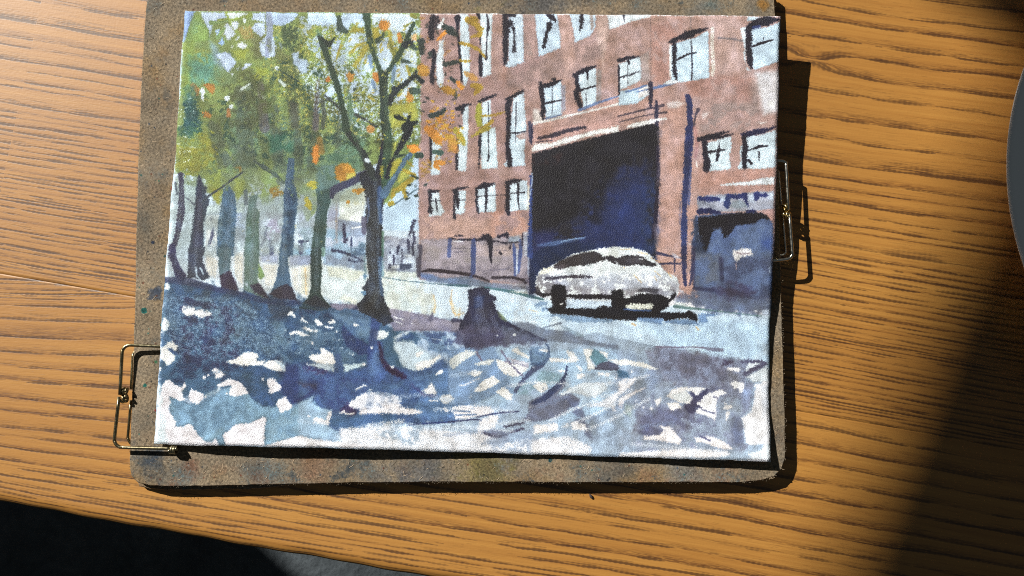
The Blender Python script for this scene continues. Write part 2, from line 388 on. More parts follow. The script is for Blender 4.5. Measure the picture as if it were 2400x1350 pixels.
p 6a7284 s8 a.8 c1 t-.2 e0 | 800,60 1070,80 1060,420 810,420
p 4d5574 s10 a.8 c1 t-.2 e0 | 1080,90 1600,120 1600,560 1090,560
p 473f55 s10 a.8 R4 e0 | 960,440 1200,380 1440,440 1420,520 1150,530 960,480
l 3b3a52 w40 s3 a.8 | 790,430 900,440 1000,450 ; 1080,120,50 1090,340,40 ; 790,0,40 790,420,30
p 6d7690 s8 a.8 c0 t-.3 e0 | 600,480 960,500 1600,560 1590,690 1000,660 600,590
p ded9d4 r2 | 1200,30 1290,20 1300,5 1380,20 1420,70 1380,90 1300,100 1250,150 1215,120
l a08f8e w14 | 1240,50 1300,70 1380,60
p c4d4ec a.9 s2 | 1590,210 1610,200 1605,270 1585,270
p c0ccde s2 | 1500,660 1600,655 1600,720 1520,710
l c7a294 w12 a.7 | 1240,170 1240,230 
# pilaster bottoms
p c49c8d s2 r1.6 | 630,280 790,280 785,430 760,470 640,440
p c59f90 s2 | 400,0 660,0 650,60 560,110 640,150 630,290 560,270 470,200 410,110
l 3a3a5c w50 r1.6 | 690,0,54 690,150,54 690,260,44 705,400,30
l 44405a w34 r1.6 | 790,60,40 780,200,30 770,330,34 750,400,18 
l 44405a w24 | 410,60,34 540,90,20 660,110 ; 440,170,24 560,170,20 650,170,14 ; 590,110,20 590,260,10
p d5ccd0 s2 | 560,60 640,90 650,120 590,110 ; 635,440 680,450 690,490 650,480
# ---------- car
V 0 0 1
p e3e9e6 r1.8 e.04 | 1257,650 1262,636 1290,624 1310,612 1340,596 1380,587 1405,582 1440,578 1480,580 1510,588 1525,598 1540,615 1560,636 1585,648 1592,665 1590,690 1575,703 1540,712 1300,708 1262,694 1255,670
p 9c98a0 s9 a.85 c0 t-.6 e0 | 1262,655 1290,650 1560,655 1590,665 1585,695 1300,700 1260,690
p c2c7d0 s8 a.8 c0 t-.3 e0 | 1300,640 1560,640 1580,670 1460,680 1320,670
p 8d8889 s4 a.9 c0 t-.7 e0 | 1258,645 1285,640 1300,670 1290,690 1262,690
V 1050 580
p efe9cf s2 r2 | 950,290 1000,220 1080,205 1130,230 1080,260 1000,280
p 3f3839 r1.8 | 1110,200 1180,140 1300,90 1420,55 1550,40 1600,60 1640,105 1690,115 1600,150 1450,190 1300,200 1160,235
p 5d5357 a.8 s3 d.2 | 1100,210 1200,160 1300,180 1200,230
p e6eae2 r1.8 | 1400,55 1550,25 1700,0 1800,5 1800,90 1740,110 1650,95 1590,40
l 46404a w34 r1.8 d.15 | 1030,330,34 1150,320,34 1300,305,26 1400,310,40 1490,305,18 1530,320,10
p 241f22 r1.8 | 1100,400 1160,385 1230,395 1250,450 1250,530 1240,640 1180,660 1110,640 1090,560 1085,480
l e6e6e0 w20 | 1205,590 1190,600
l 2a2428 w40 r1.6 | 950,480,50 1000,505,40 1100,490,30 ; 1240,510,30 1400,520,50 1600,520,50 1720,525,50
l 3c373c w26 a.8 s2 | 940,430,40 960,480,50
p c9d8e6 r1.8 | 1250,550 1330,540 1450,560 1620,570 1720,560 1720,620 1640,610 1550,635 1400,630 1290,610 1245,610
p 242023 r1.8 | 1035,640 1110,630 1240,640 1400,640 1560,640 1640,610 1720,630 1720,450 1760,450 1800,460 1800,770 1560,745 1300,710 1100,700 1070,680
p 7b9cc0 a.85 s1.6 r2 | 920,590 980,570 1060,575 1040,600 960,620 920,630 ; 980,630 1040,630 1060,660 990,670 ; 1050,705 1200,705 1560,745 1800,765 1700,790 1400,790 1250,770 1150,725 1060,725
V 1450 580
p 242023 r1.8 | -60,470 0,440 50,450 60,540 120,530 200,490 300,485 440,495 530,540 590,450 610,500 580,550 530,580 530,620 440,680 700,690 740,660 800,690 830,730 830,800 780,760 700,745 560,760 480,780 480,750 200,740 190,775 -40,760
p 3d383e a.8 s2 | 190,470 230,430 330,425 430,440 400,490 300,470
p 8f9098 a.6 s3 | 440,480 560,440 600,470 540,520
p e3e4d0 r1.8 | 70,620 120,590 250,595 340,590 365,620 340,650 200,655 90,660
p 6d90bd a.9 s1.6 r1.8 | 200,740 480,750 470,780 450,815 330,790 210,775 ; 480,780 600,760 780,760 830,800 870,820 640,810 500,790 ; 835,700 1050,700 1050,715 920,730 950,790 850,800
l 4d6da8 w18 a.8 | 60,650 200,665 340,665
l 5b7d7a w24 a.85 | 590,620,34 700,635,30 900,655,16 1200,690,10 1500,725,10
p dfe8df | 600,570 740,610 700,620 600,600
p 3b3539 r1.8 | -10,110 40,85 150,80 250,95 330,150 395,170 400,195 330,200 200,185 60,195 -10,180
p 5a5459 a.7 s3 d.1 | 20,110 200,100 300,170 120,170
l e9ede6 w10 | 220,120 250,125
l 3b3539 w40 r1.6 | -170,110,20 -90,110,44 -10,130,40 ; -100,120 -30,170,20
l e0a648 w10 a.55 d.3 | 10,20 120,20 ; 200,50 300,70 ; 340,110 450,160 ; 160,290 240,370,14 ; 380,250 440,300 ; 520,260 560,320 ; 60,210,14 ; 380,300 400,350
l d29a50 w20 a.6 d.2 | 140,800 175,820,26 ; 820,840 840,870,22
# ---------- distance behind the trees
V 700 300
p b4bccb s3 a.95 r2 | 0,600 180,640 190,1100 0,1150 ; 300,960 420,960 700,1000 700,1350 280,1350
p 94a0b4 s3 a.9 r1.6 | 420,960 670,990 660,1040 560,1050 700,1070 700,1150 400,1130
p 8fb2cc s5 a.9 c1 t-.6 e0 | 0,1060 160,1040 150,1350 0,1350 ; 290,1050 700,1150 700,1350 280,1350
p 5b7a94 s4 a.85 c1 t-.2 e0 | 560,1130 700,1150 700,1350 560,1350 ; 0,1150 100,1150 80,1300 0,1300
p e0e6da s3 | 420,780 500,640 660,590 700,640 710,780 690,870 660,1000 430,960
p efeac0 s4 a.8 c0 t0 e0 | 430,700 600,590 700,600 690,800 430,850
l eaf0ee w12 | 560,1055 660,1040,20
p 9d9fb0 s3 a.85 | 310,900 380,690 440,680 410,960 300,1000
l a0948c w24 a.6 d.2 | 400,780 400,1200
l 3a3850 w30 r1.6 | 475,1020,30 480,1100,34 490,1200,30 520,1170,14
l 3d4460 w18 | 555,1160 560,1350 ; 360,1290,24 440,1310,30 540,1340,20 ; 10,1200,34 100,1190,24 ; 30,1210 20,1310,30
p a9adb8 s2 r1.8 e.1 | 890,1150 980,1140 1100,1165 1250,1140 1260,1350 890,1350
p 8d92a4 s4 a.8 c0 t0 e0 | 890,1150 1260,1150 1260,1350 890,1350
l 3e3f55 w26 r1.6 | 1220,980,34 1195,1050,34 1165,1140,20 ; 1210,1100,30 1220,1200,14 ; 1150,1180 1170,1300,24 1220,1200 ; 1050,1250,28 1040,1350,34 
V 700 580
p b9c3d0 s2 r1.8 | 890,0 1250,0 1250,90 1230,160 1240,240 890,230
p 98a0ae s3 a.85 c0 t-.2 e0 | 890,0 1250,0 1240,200 900,200
l 3e3f55 w28 r1.6 | 1050,0,30 1040,70,24 ; 1000,80,18 1005,170,20 ; 1090,20,14 1090,160,14 ; 1160,0,30 1165,60,20 ; 1200,10,30 1215,90,14 ; 965,60 ; 965,180 960,210
p e6ebe8 s2 | 980,200 1060,190 1060,215 985,220 ; 1130,80 1190,85 1180,100 1130,95
p 4a5266 r1.6 | 1060,180 1100,170 1190,175 1190,220 1100,240 1060,240
p 7f8799 s3 a.8 | 920,220 1240,235 1230,260 920,250
p 96b2ca s5 r2 | 0,0 130,0 130,160 0,180 ; 230,0 700,0 700,240 600,240 520,200 420,190 270,190
p 8a97ac s5 a.8 c1 t-.4 e0 | 250,80 700,80 690,240 600,240 400,190 260,180
p 8e9aad s5 a.8 | 0,90 130,90 130,160 0,190
l 3d4460 w22 r1.6 | 360,30,34 440,40,26 530,70,24 600,100,16 690,150,14 ; 530,130,20 590,150,18 660,150,12
p 44607f s4 a.8 c1 t-.1 e0 | 550,0 690,0 690,80 560,90
l e6eee8 w16 | 120,200 140,210,24
V 300 300
p bccbce s4 r2 | 430,900 500,500 1000,900 1650,900 1650,1350 430,1350
p a8bab4 s5 | 500,600 720,560 700,900 560,900
p cdd0c8 s4 | 820,900 960,900 940,1350 820,1350
p a5aec0 s5 c1 t-.3 e0 | 820,1140 1240,900 1240,1350 830,1300
p b9c4d0 s3 | 1350,830 1500,730 1640,740 1620,1200 1390,1350
p a9a5b4 s3 c0 t-.2 e0 | 1450,900 1640,900 1600,1200 1450,1200
l 8a97a5 w10 a.9 | 810,912 1000,910 1250,908
p c6d6d0 s3 | 820,820 960,800 950,900 820,905 ; 1140,730 1230,740 1225,900 1140,890
l 4a4c66 w34 r1.6 a.9 | 900,1050,20 890,1130,40 870,1200,30 840,1240,14 ; 880,960,30 ; 1460,1040,20 1440,1180,40 1410,1240,20 ; 1500,1190,40 1510,1340,50
p 8f9db3 s4 a.8 | 1080,900 1240,900 1230,1150 1100,1150
V 350 580
p aebcc2 s4 r2 | 190,0 420,0 410,260 350,310 200,330
p c8d0d2 s3 r1.8 | 580,180 600,0 880,0 870,250 760,330 620,320
p d0d8d8 s3 r1.8 | 870,120 1000,0 1000,440 940,430 ; 1160,0 1370,0 1360,300 1290,470 1210,450 1160,300 ; 1460,190 1720,190 1700,520 1620,560 1500,400
p 9aa3bb s4 a.85 | 1170,60 1360,80 1360,170 1180,150 ; 1470,80 1720,90 1720,190 1480,190
p 8fb6cf s3 | 1480,0 1700,0 1700,80 1480,80
l 4d5372 w40 | 1290,0,50 1290,60,50 ; 1600,0,60 1600,50,50
p c9ae80 s3 a.35 d.35 e0 | 600,0 720,150 700,320 600,280 ; 900,60 990,60 980,400 900,300 ; 1200,180 1350,180 1320,400 1220,400 ; 1500,220 1700,220 1680,480 1520,440
V 700 580
p d9dfda s3 r2 | 0,190 130,180 110,520 0,520
p d3dedb s4 r2 e.0 | 250,200 420,190 520,210 620,240 700,250 690,420 640,580 600,600 420,560 260,520 230,400
p d8c98c s3 a.3 d.3 e0 | 300,200 690,260 600,360 320,300 ; 480,500 620,560 600,600 420,540 ; 20,200 120,200 110,500 20,480 ; 1400,480 1460,600 1440,700 1400,680 ; 1580,540 1720,680 1700,740 1640,700
p dee4d4 s4 a.8 | 890,260 1240,270 1250,310 900,310
l dba350 w20 a.45 d.35 | 1420,500 1440,580 1430,680 ; 1600,520 1630,620 1650,720 1740,690 ; 70,220 80,500
V 1050 580
l dba350 w16 a.45 d.35 | 20,560 50,680 80,700 ; 130,640 110,740 ; 860,660 940,680 ; 40,450 30,600
# ---------- foreground shadow washes
V 0 0 1
p a2b3c6 s3 r2 | 380,655 700,700 900,750 1080,745 1180,745 1290,795 1400,780 1480,800 1560,815 1640,822 1730,840 1790,850 1770,880 1790,900 1790,1080 800,1060 360,1045 366,930 380,740
p 41637f s4 r2 R3 | 383,655 500,670 600,690 720,705 860,735 900,760 980,780 1000,900 900,960 700,960 640,950 520,930 372,930 374,880
p 36536f s14 a.85 R6 g.5 e0 | 400,660 700,700 850,735 860,900 700,930 560,880 480,860 420,850
p 2c3d63 s9 a.75 c1 t.1 g.5 e0 | 390,690 700,700 850,760 820,900 600,930 400,900
p 3b4a5c s8 a.8 c1 t-.3 e0 | 440,680 640,690 720,710 640,760 500,750 430,720
p 5f87a8 s8 a.7 c1 t.2 g.5 e0 | 380,690 560,700 700,790 640,840 480,820 380,760
p 3a3a60 s5 a.7 c0 t.3 e0 | 420,700 560,720 560,860 430,870
p 9fc0de s2 a.5 d.4 c3 t.2 e0 | 385,690 560,700 700,800 620,850 400,850
p 5f83a0 s8 a.8 c1 t-.2 e0 | 640,750 830,760 860,850 760,860 660,850
V 340 800
p 769bb4 s1.5 r1.2 e.2 g.45 | 240,580 340,600 470,660 560,665 700,580 800,500 900,470 1090,550 1200,660 1360,690 1500,640 1700,640 1800,620 1800,1040 1620,995 1260,1100 1260,900 1280,820 1250,790 1120,860 950,880 820,990 850,1100 790,1100 745,1020 690,1060 610,1060 540,950 510,900 460,865 400,900 330,900 300,830 270,780 260,700
p 3a587a s3 r1.4 e.1 g.5 | 850,350 1100,255 1300,280 1400,330 1500,400 1560,500 1600,640 1540,670 1400,600 1360,690 1240,680 1120,600 1060,480 970,400
p 8cb0c8 s8 a.8 c1 t-.2 e0 | 1300,900 1700,660 1800,660 1800,1030 1620,990 1280,1080
p 5a82a6 s8 a.6 c1 t0 e0 | 260,600 900,480 1060,600 900,850 600,1000 400,880
p 35427a s10 a.8 e0 | 1500,250 1800,230 1800,600 1560,670 1400,500
V 700 800
p 45608c s4 r1.8 e.08 g.4 | 0,240 80,250 360,320 380,130 440,120 480,340 700,270 780,90 830,0 880,30 920,250 1100,280 1200,300 1420,250 1520,180 1600,280 1800,180 1800,800 1500,880 900,870 650,930 400,960 310,900 350,720 220,700 160,600 0,640
p 5f85b4 s10 a.85 R5 g.4 e0 | 1250,380 1800,250 1800,760 1450,850 1150,750 1300,600
p 394a86 s14 a.75 c1 t-.4 e0 | 50,300 700,350 800,480 600,560 520,700 350,720 200,620 100,500
p 4670a0 s10 a.8 e0 | 330,780 1000,770 1100,860 600,930 330,900
p 5a7ca6 s8 a.7 c1 t-.2 e0 | 780,300 1150,320 1300,500 1100,560 800,450
p 45335f s6 a.8 e0 R3 | 70,270 200,280 360,330 370,350 150,330 80,310 ; 440,700 510,650 630,740 600,780 460,760 ; 1190,480 1330,540 1450,570 1440,590 1300,570
p 4a4058 s6 a.6 e0 c1 t0 | 0,430 200,450 180,500 0,490
p 9cbad4 s2 r1.4 e.12 | 0,650 130,590 165,570 140,640 250,710 355,720 310,890 420,950 400,1050 0,1000
p b5c6d8 s6 r2 R3 g.5 d.1 | 430,950 700,900 900,870 1500,860 1800,830 1800,1180 1000,1150 200,1120 400,1050
V 1050 800
p 7d98ba s3 r1.5 e.1 | 0,100 160,60 600,60 860,100 860,260 760,370 850,420 700,560 500,560 300,660 0,680
p a2bad0 s4 r2 e.08 | 480,40 1060,100 1600,60 1800,50 1800,780 1400,800 1100,500 850,480 680,560 600,700 300,650 500,560 700,540
p b4c6d8 s8 a.8 c1 t-.2 e0 | 1100,350 1800,300 1800,800 1500,780 1300,560
p 7fa3b0 s5 a.7 c1 t-.2 e0 | 740,440 980,300 1200,350 1180,480 900,560 700,560
p 7b8494 s3 r1.6 e.08 | 700,-30 1100,0 1500,40 1800,90 1800,40 1500,0 1300,-110 1000,-130 850,-200 700,-200 500,-130
p 74778a s3 r1.6 e.1 | 850,640 1000,560 1150,470 1250,400 1230,480 1150,570 1300,545 1400,620 1350,680 1200,790 920,850 780,830 850,760
p 666a82 s5 a.85 R3 | 1200,560 1350,600 1420,750 1500,900 1560,1050 1480,1020 1350,850 1250,650
p 8d9cb0 s10 a.9 c1 t-.4 e0 | 1440,700 1800,740 1800,1130 1520,1040
V 1450 800
p 868a9c s4.5 r2 R2 e.05 g.45 | 300,90 380,72 430,50 480,60 1100,170 1300,205 1430,190 1530,210 1565,260 1400,340 1350,420 1420,430 1400,700 1290,800 1330,1060 1380,1100 1350,1150 1000,1130 700,1150 200,1170 120,1000 200,800 160,600 300,450 320,250
p 8e9bb0 s14 a.8 R5 g.45 e0 | -40,300 430,300 450,480 200,700 -60,800 ; -60,100 300,180 380,250 100,180 0,180
p a3b2c6 s12 a.8 R5 c1 t-.5 e0 | 300,460 700,440 1000,620 1000,900 800,900 600,700 300,700 ; 700,900 1200,850 1180,1100 700,1150 ; 1020,620 1400,600 1290,800 1020,900
p 6b6b84 s8 a.8 R3 g.4 e0 | 200,800 480,720 700,680 800,600 1000,470 1150,490 1000,530 850,650 820,780 900,850 700,950 560,880 400,890 250,980
p 62627c s4 a.85 R2 | 230,960 330,890 480,930 430,990 250,1010
p 97a3b5 s6 a.8 c1 t-.6 e0 | 0,900 300,1000 1300,1100 1300,1180 0,1180
p 6a7088 s10 a.8 | 1200,760 1270,800 1300,1000 1280,1130 1220,1080 1190,950
p 6d6c80 s6 a.7 c1 t-.3 e0 | 400,80 1130,190 1150,400 900,470 450,300
p 4c3f50 s5 a.8 c0 t-.2 e0 | 1080,180 1210,210 1200,270 1090,260
# shadow of the kerb in mid-ground
V 700 580
p 857f92 s2.5 r1.6 e.08 | 330,590 600,600 640,680 480,690 340,640 ; 950,640 1400,720 1620,780 1780,740 1800,920 1500,880 1000,880 950,760
p a59fae s5 a.7 c1 t-.3 e0 | 960,640 1700,790 1700,870 970,850
l e2e4e0 w12 r1.4 a.9 | 1000,730 1100,760 ; 1000,780 1090,800 ; 1200,800,16
l 5f5c74 w40 s2 a.8 | 1410,700,20 1390,760,50
l 3a3a55 w30 r1.6 a.9 | 440,740,8 540,680,26 620,630,40
p 4d6f95 s3 R2 | 340,650 600,650 820,700 820,830 780,1000 600,980 450,800
p 6a8db0 s4 a.8 c1 t0 e0 | 300,660 800,720 760,960 500,900
p dce3e0 r1.6 | 800,880 880,870 960,900 920,960 800,975 785,930
p c9d5de s3 | 1000,950 1100,890 1190,880 1050,990 1000,960
p c0cfd6 s3 r2 d.08 | 1000,980 1200,990 1350,1100 1420,1150 1400,1250 1200,1300 1090,1260 1050,1130 1000,1080
p efece2 s1.5 r2 | 1230,1230 1300,1200 1400,1180 1480,1130 1510,1160 1440,1200 1400,1250 1330,1280 1240,1300
p eeeade r1.6 s1.5 | 1230,1120 1300,1090 1310,1120 1250,1160
p 3f5f92 s4 a.85 R2 | 1030,990 1100,920 1200,900 1230,960 1100,980
p 6083ac s5 a.8 c1 t-.3 e0 | 1250,900 1700,900 1740,1000 1560,1130 1330,1080 1220,1000
p 44598c s6 a.7 c0 t0 e0 | 1250,890 1750,900 1560,1080 1500,1100
l d5dde4 w8 a.8 | 1400,960 1500,975
p d6dcdc r1.8 d.08 | 1590,1170 1700,1120 1780,1070 1800,1150 1700,1200 1640,1270 1600,1230
p f2ece2 r1.8 | 105,1150 150,1125 190,1130 240,1110 225,1055 280,1070 360,1120 385,1200 380,1230 280,1240 200,1220 130,1190
p c2d0d8 s2 r1.8 e.1 | 80,1230 200,1220 380,1240 370,1320 250,1280 90,1240
p bccdd0 s2 r1.8 | 470,1230 560,1230 700,1220 690,1250 560,1290 480,1330 480,1270
l 2f3d68 w80 a.9 s2 r1.5 | 470,840,30 500,920,90 560,1000,130 660,1060,150 740,1090,80
l 35477a w90 a.8 s3 | 830,700,110 800,860,90 770,1050,80 740,1180,50
l f0efe9 w40 r1.6 | 175,780,14 210,800,50 250,810,20 ; 330,790,40 370,780,40 ; 590,815,34 620,820,20 ; 60,850,30 120,880,16 190,885,14 ; 0,900,40 40,920,30 90,925,10 ; 270,830,14 350,850,24 ; 400,890,26 ; 25,760,20 50,730,10 ; 430,975,14 ; 970,1262,30 ; 575,1135,18 ; 770,1060,30
V 350 580
p f1f0ec r1.8 | 340,640 370,610 470,630 480,670 530,650 640,680 655,710 560,740 520,740 480,710 400,725 350,690
p e4ebea r1.6 | 165,380 200,370 220,420 200,450 165,450
p dfe9ea r1.6 | 140,780 160,730 200,770 218,820 180,880 145,890
p e9e7dd r1.7 | 120,1060 170,1040 190,1000 240,990 290,1030 300,1060 270,1095 230,1060 200,1070 240,1120 275,1140 260,1200 200,1250 110,1160
l 3f5a80 w20 r1.5 | 200,1065 240,1090,24 280,1120,30
l f0efe9 w20 r1.6 | 1465,710,20 1500,690,36 1530,730,20 ; 1600,780,14 1630,730,10 ; 1630,770,24 1665,790 ; 1640,850,30 1700,870,16 1770,880,20 ; 1490,910,34 1560,890,30 1620,920,40 1680,930,10 ; 1760,770,40 1800,810,40
l 2c3254 w60 a.8 s3 R2 | 390,560,70 470,570,50 ; 370,760,30 480,770,40 ; 500,600 620,620 ; 560,960,60 680,1000,50 ; 420,1180,90 520,1200,70
p f1ece0 r1.8 e.04 | 800,1205 900,1180 1000,1110 1070,1100 1150,1120 1130,1200 1180,1200 1230,1180 1190,1240 1100,1245 950,1245
p efece4 r1.8 | 1190,1240 1250,1190 1380,1190 1430,1250 1440,1300 1350,1310 1230,1270
p eeeae6 r1.7 | 655,1300 700,1270 770,1310 800,1350 700,1350
V 340 800
p efe8e4 r1.6 e.04 | 700,310 735,280 810,310 815,340 850,355 770,395 735,385 745,345
p efe8e6 r1.3 e.04 | 750,465 870,400 890,390 1000,430 1060,490 1095,550 980,580 890,580 885,520 915,480 900,460 850,475 770,480
p eee8e8 r1.4 e.04 | 460,560 485,505 540,520 620,560 620,600 560,665 500,650 460,620
p efe9e8 r1.6 e.04 | 1285,400 1345,380 1390,430 1440,480 1430,510 1340,550 1300,540 1310,490 1285,450
p efe9e7 r1.6 e.04 | 1380,655 1410,610 1480,580 1540,660 1565,690 1500,730 1425,760 1400,700
p efe8e8 r1.4 e.02 | 180,470 215,410 260,405 320,460 390,480 395,540 415,620 370,635 310,600 250,575 270,640 245,700 260,750 330,850 310,900 400,905 460,865 510,905 560,990 640,1060 700,1070 745,1025 790,1110 200,1090 100,1080 120,900 140,700 155,620
p efe8e8 r1.4 | 820,990 950,880 1120,860 1250,795 1280,810 1265,900 1255,1100 850,1100
p efe9e6 s2 r2 | 1260,1100 1620,995 1800,1040 1800,1120 1260,1110
p dbe8ea s4 a.9 R2 e0 | 140,450 175,460 170,650 180,750 230,860 210,950 250,1050 240,1090 95,1090 100,950
l efe8e4 w30 r1.6 | 625,380,40 ; 670,360,20 ; 1240,400,26 ; 415,460,36 400,510,20 ; 640,580,26 ; 780,500,34 760,530,10 ; 860,550,22 ; 735,548,16 ; 160,290,30 ; 1730,790,24 ; 1765,20
p a8c0d0 a.7 s2 d.2 | 630,560 800,480 780,540 640,590 ; 1350,190 1480,230 1470,320 1400,230
p 3d5a90 a.8 s2 | 290,100 320,140 260,100
l 31366f w26 a.7 s3 | 1560,640 1700,580 1800,500
V 700 800
p eae9ec r1.8 e.05 | 520,680 540,640 620,580 700,540 820,530 940,545 1020,570 1090,610 1080,640 900,690 740,720 600,710
p f0e9e6 r2 d.12 | 640,720 900,680 1060,650 1120,700 1260,720 1320,745 1250,770 1100,770 900,760 640,770
p c3cbdb s3 a.7 | 730,560 800,560 790,700 700,690 ; 860,550 920,560 900,650 870,660
p eae9e6 r1.8 | 1300,525 1360,490 1390,440 1430,470 1450,520 1460,560 1390,560
l f0ebe6 w16 r1.5 | 1380,625 1460,625 ; 430,760,14 480,740,30 500,770,16 580,760,20 ; 740,515,26 770,510,14 ; 600,510,16 690,465,20 720,475,10 ; 90,235,20 ; 690,240,30
p e2e3e0 r1.8 | 1480,610 1500,570 1600,560 1640,610 1560,665 1520,660
l e9ebe8 w40 | 1450,350,20 1500,320,46
l ece8e6 w30 d.15 r2 | 1540,710 1570,740 ; 1640,720,60 1790,700,50 ; 1660,800,40 1790,800,30 ; 180,830,60 300,860,50 330,760,40
l 26356e w14 a.9 d.1 | 1150,885,6 1350,865,14 1600,850,16 1800,830,8
p efebe8 s3 r2.4 d.3 | 430,920 700,900 1100,900 1300,920 1800,960 1800,1170 1000,1150 200,1110 450,1070
p efebe6 s3 r2.4 d.5 | 650,880 1100,820 1130,850 900,900
p efe9e6 s2 r2 | 0,1000 200,1040 600,1080 800,1120 0,1120
p 98b2cc s6 a.6 c0 t0 d.2 e0 | 800,860 1400,900 1200,1100 850,1000
V 1050 800
p ebe8de r1.8 e.04 | 500,190 620,210 860,270 760,360 700,375 600,350 540,290
p ebe8de r1.8 | 660,100 730,60 770,110 860,160 860,190 760,150
p c2bfc8 r1.6 s1.5 | 600,160 860,230 850,270 680,220
l 7a7288 w16 r1.4 | 560,100 650,230,16 780,360,20 ; 300,110,20 355,205,20 ; 600,210,10 850,270,10
p dfe3dd r2 d.06 | 10,220 60,150 180,100 300,110 280,140 200,180 100,260 50,290 20,250
p e3e6e0 r1.8 | 270,235 400,200 490,190 440,250 300,250
p ece9e0 r1.8 | 200,350 270,300 380,325 340,350 290,375 230,350
p ece8de r1.4 e.06 | 270,525 360,420 470,360 555,425 500,460 380,520 300,535
p ece8de r1.7 e.06 | 495,535 590,480 680,560 670,640 600,600
p ece9e0 r1.4 e.08 | 890,470 950,425 1030,440 1060,490 1010,540 980,545
p f0e8e4 r2 e.05 | 40,720 100,690 250,680 440,690 490,740 440,770 300,790 100,820 60,770
l 6f86aa w16 d.2 | 60,730 230,740 ; 80,780 300,770
l ebe6e4 w12 r1.5 | 120,465 180,460 240,430 330,390
p efe9e4 s2 r2.2 d.1 | 340,830 440,780 540,780 500,900 400,950 300,1000 320,900
l 44486a w14 d.1 | 300,800,8 450,770,14 540,755,20 740,740,16 ; 0,850,16 250,825 350,830,8
l 4c5270 w34 r1.6 s1.2 a.9 | 980,250,70 900,300,60 830,370,50 760,450,40 710,530,40
l 3f4664 w30 r1.5 a.95 | 1255,260,18 1240,350,30 1180,450,50 1080,550,70 1000,610,60 900,650,40
l 465a7c w30 a.8 | 880,240,30 1000,240,40 1060,170,40 1060,60,24 1030,20,14 ; 880,200 870,100,20
l 3c4664 w16 a.8 | 930,120 1000,150 ; 690,-30,60 900,-20,40
p 5f80a8 s4 a.7 | 870,60 1000,60 1060,150 980,240 870,230
p e8e6de r1.8 | 1070,170 1280,190 1250,90 1320,110 1380,190 1340,225 1070,215
p e8e7df r1.7 | 1420,75 1520,80 1530,140 1490,180 1560,280 1480,310 1460,200
p eae9e2 r1.7 | 1590,95 1690,120 1680,180 1620,140 ; 1680,190 1800,190 1800,250
p 6a96a6 s1.5 r1.4 e.12 | 1500,170 1540,80 1600,110 1680,200 1620,230 1570,260
p 5e5f74 r1.4 e.1 | 1530,300 1600,230 1700,210 1800,250 1800,310
p d8dfe2 s1.5 r2 d.1 | 1180,550 1290,490 1430,430 1660,440 1680,500 1550,600 1300,540 1190,580
p dfdfe0 s1.5 r2 | 1450,690 1600,640 1740,560 1800,530 1800,600 1700,690
l e8e6e2 w30 r1.7 d.1 | 1380,370,50 1420,360 ; 1590,340 1690,350 ; 1170,310,20 1230,315 ; 970,95,24 1040,100 ; 1370,260,24 1400,300,30 ; 1770,390,30
p ede7e2 r1.8 | 1710,680 1750,660 1780,740 1740,740
p efe9e4 s2 r2.4 d.12 | 900,880 1160,860 1160,940 900,980
p ede9e6 r1.8 e.05 | 1290,860 1330,840 1450,880 1465,930 1320,935 ; 1200,860 1270,860 1250,910 1200,900
p 9cb6ce s4 a.7 R3 e.1 | 1160,820 1300,690 1420,830 1260,830 1190,960
p 7d7f96 s2 r2.2 d.25 | 330,980 480,920 640,960 630,1050 480,1060 370,1040
l 4c4a60 w26 d.2 r2 | 380,960 500,1010 620,990 ; 600,900 800,860 ; 660,960 800,920
p eeeae8 s3 r2.6 d.28 e0 | 0,980 300,960 700,1080 900,1180 0,1180 ; 700,1050 1250,1000 1500,1100 1500,1200 700,1200
p a2b2cc s8 a.8 c1 t-.3 d.1 e0 | 400,1040 900,920 860,1180 500,1150
p ece8e6 s3 r2.6 d.15 e0 | 900,1030 1180,1020 1200,1200 900,1200
V 1450 800
p eeeade r1.7 e.05 | 0,200 60,185 180,215 260,220 420,295 380,300 150,255 50,250 0,250
p eee9e2 r1.6 e.06 | 505,580 560,510 660,480 800,485 935,495 870,520 860,570 815,580 780,530 700,520 790,600 740,660 640,640 540,600
p dfe3df s2 a.8 | 550,560 700,530 770,600 720,640 600,620
p eee8e0 r1.7 e.05 | 505,650 620,640 670,700 560,730 530,700
p ede9e4 r1.5 e.06 | 820,610 950,550 1080,505 1145,550 1070,570 1030,640 1030,780 1015,835 930,790 800,750 860,690
l 4d4a66 w40 r1.6 a.95 s1.3 | 940,510,24 860,580,60 800,640,70 770,720,90 720,690,60 ; 770,540,30 800,590,40 ; 830,680,40 870,700,14 ; 1000,580,10 1040,600,16
l eeeae6 w30 | 840,655,36
l 6d6c84 w14 d.2 | 880,720 1010,760
p ece9e4 r1.6 e.05 | 1170,440 1230,415 1330,440 1310,530 1275,545 1260,500 1220,500
p ece8e4 r1.5 | 375,620 450,585 445,640 405,685
l ece8e4 w30 r1.6 | 345,710,36 ; 260,700,20 ; 1160,290,30 1260,300,46 ; 1130,700,50 1180,690,34 ; 1150,760,40 1135,830,14 ; 1130,655,20 ; 140,325,24
p e2eaec r1.6 | 1330,310 1370,230 1440,225 1530,235 1480,270 1380,320
p e2eaec r1.6 | 1340,370 1420,340 1540,270 1590,280 1590,420 1430,430 1390,410
l 5f5c72 w40 r1.5 | 1330,340,40 1450,280,44 1540,240,44 1500,210,30 1300,215,30
p e9e6e4 s1.5 r1.7 e.03 | 1440,450 1590,430 1600,1230 1550,1080 1390,1095 1340,1060 1320,900 1295,810 1400,740 1430,600
p dfe4ec s5 a.6 | 1500,480 1590,450 1590,700 1520,800
p e6eef0 r2 | 1360,1180 1500,1150 1530,1100 1600,1080 1600,1260 1400,1240
p e9e3e4 s3 r2.4 d.1 | 1370,1240 1600,1240 1600,1265 1370,1260
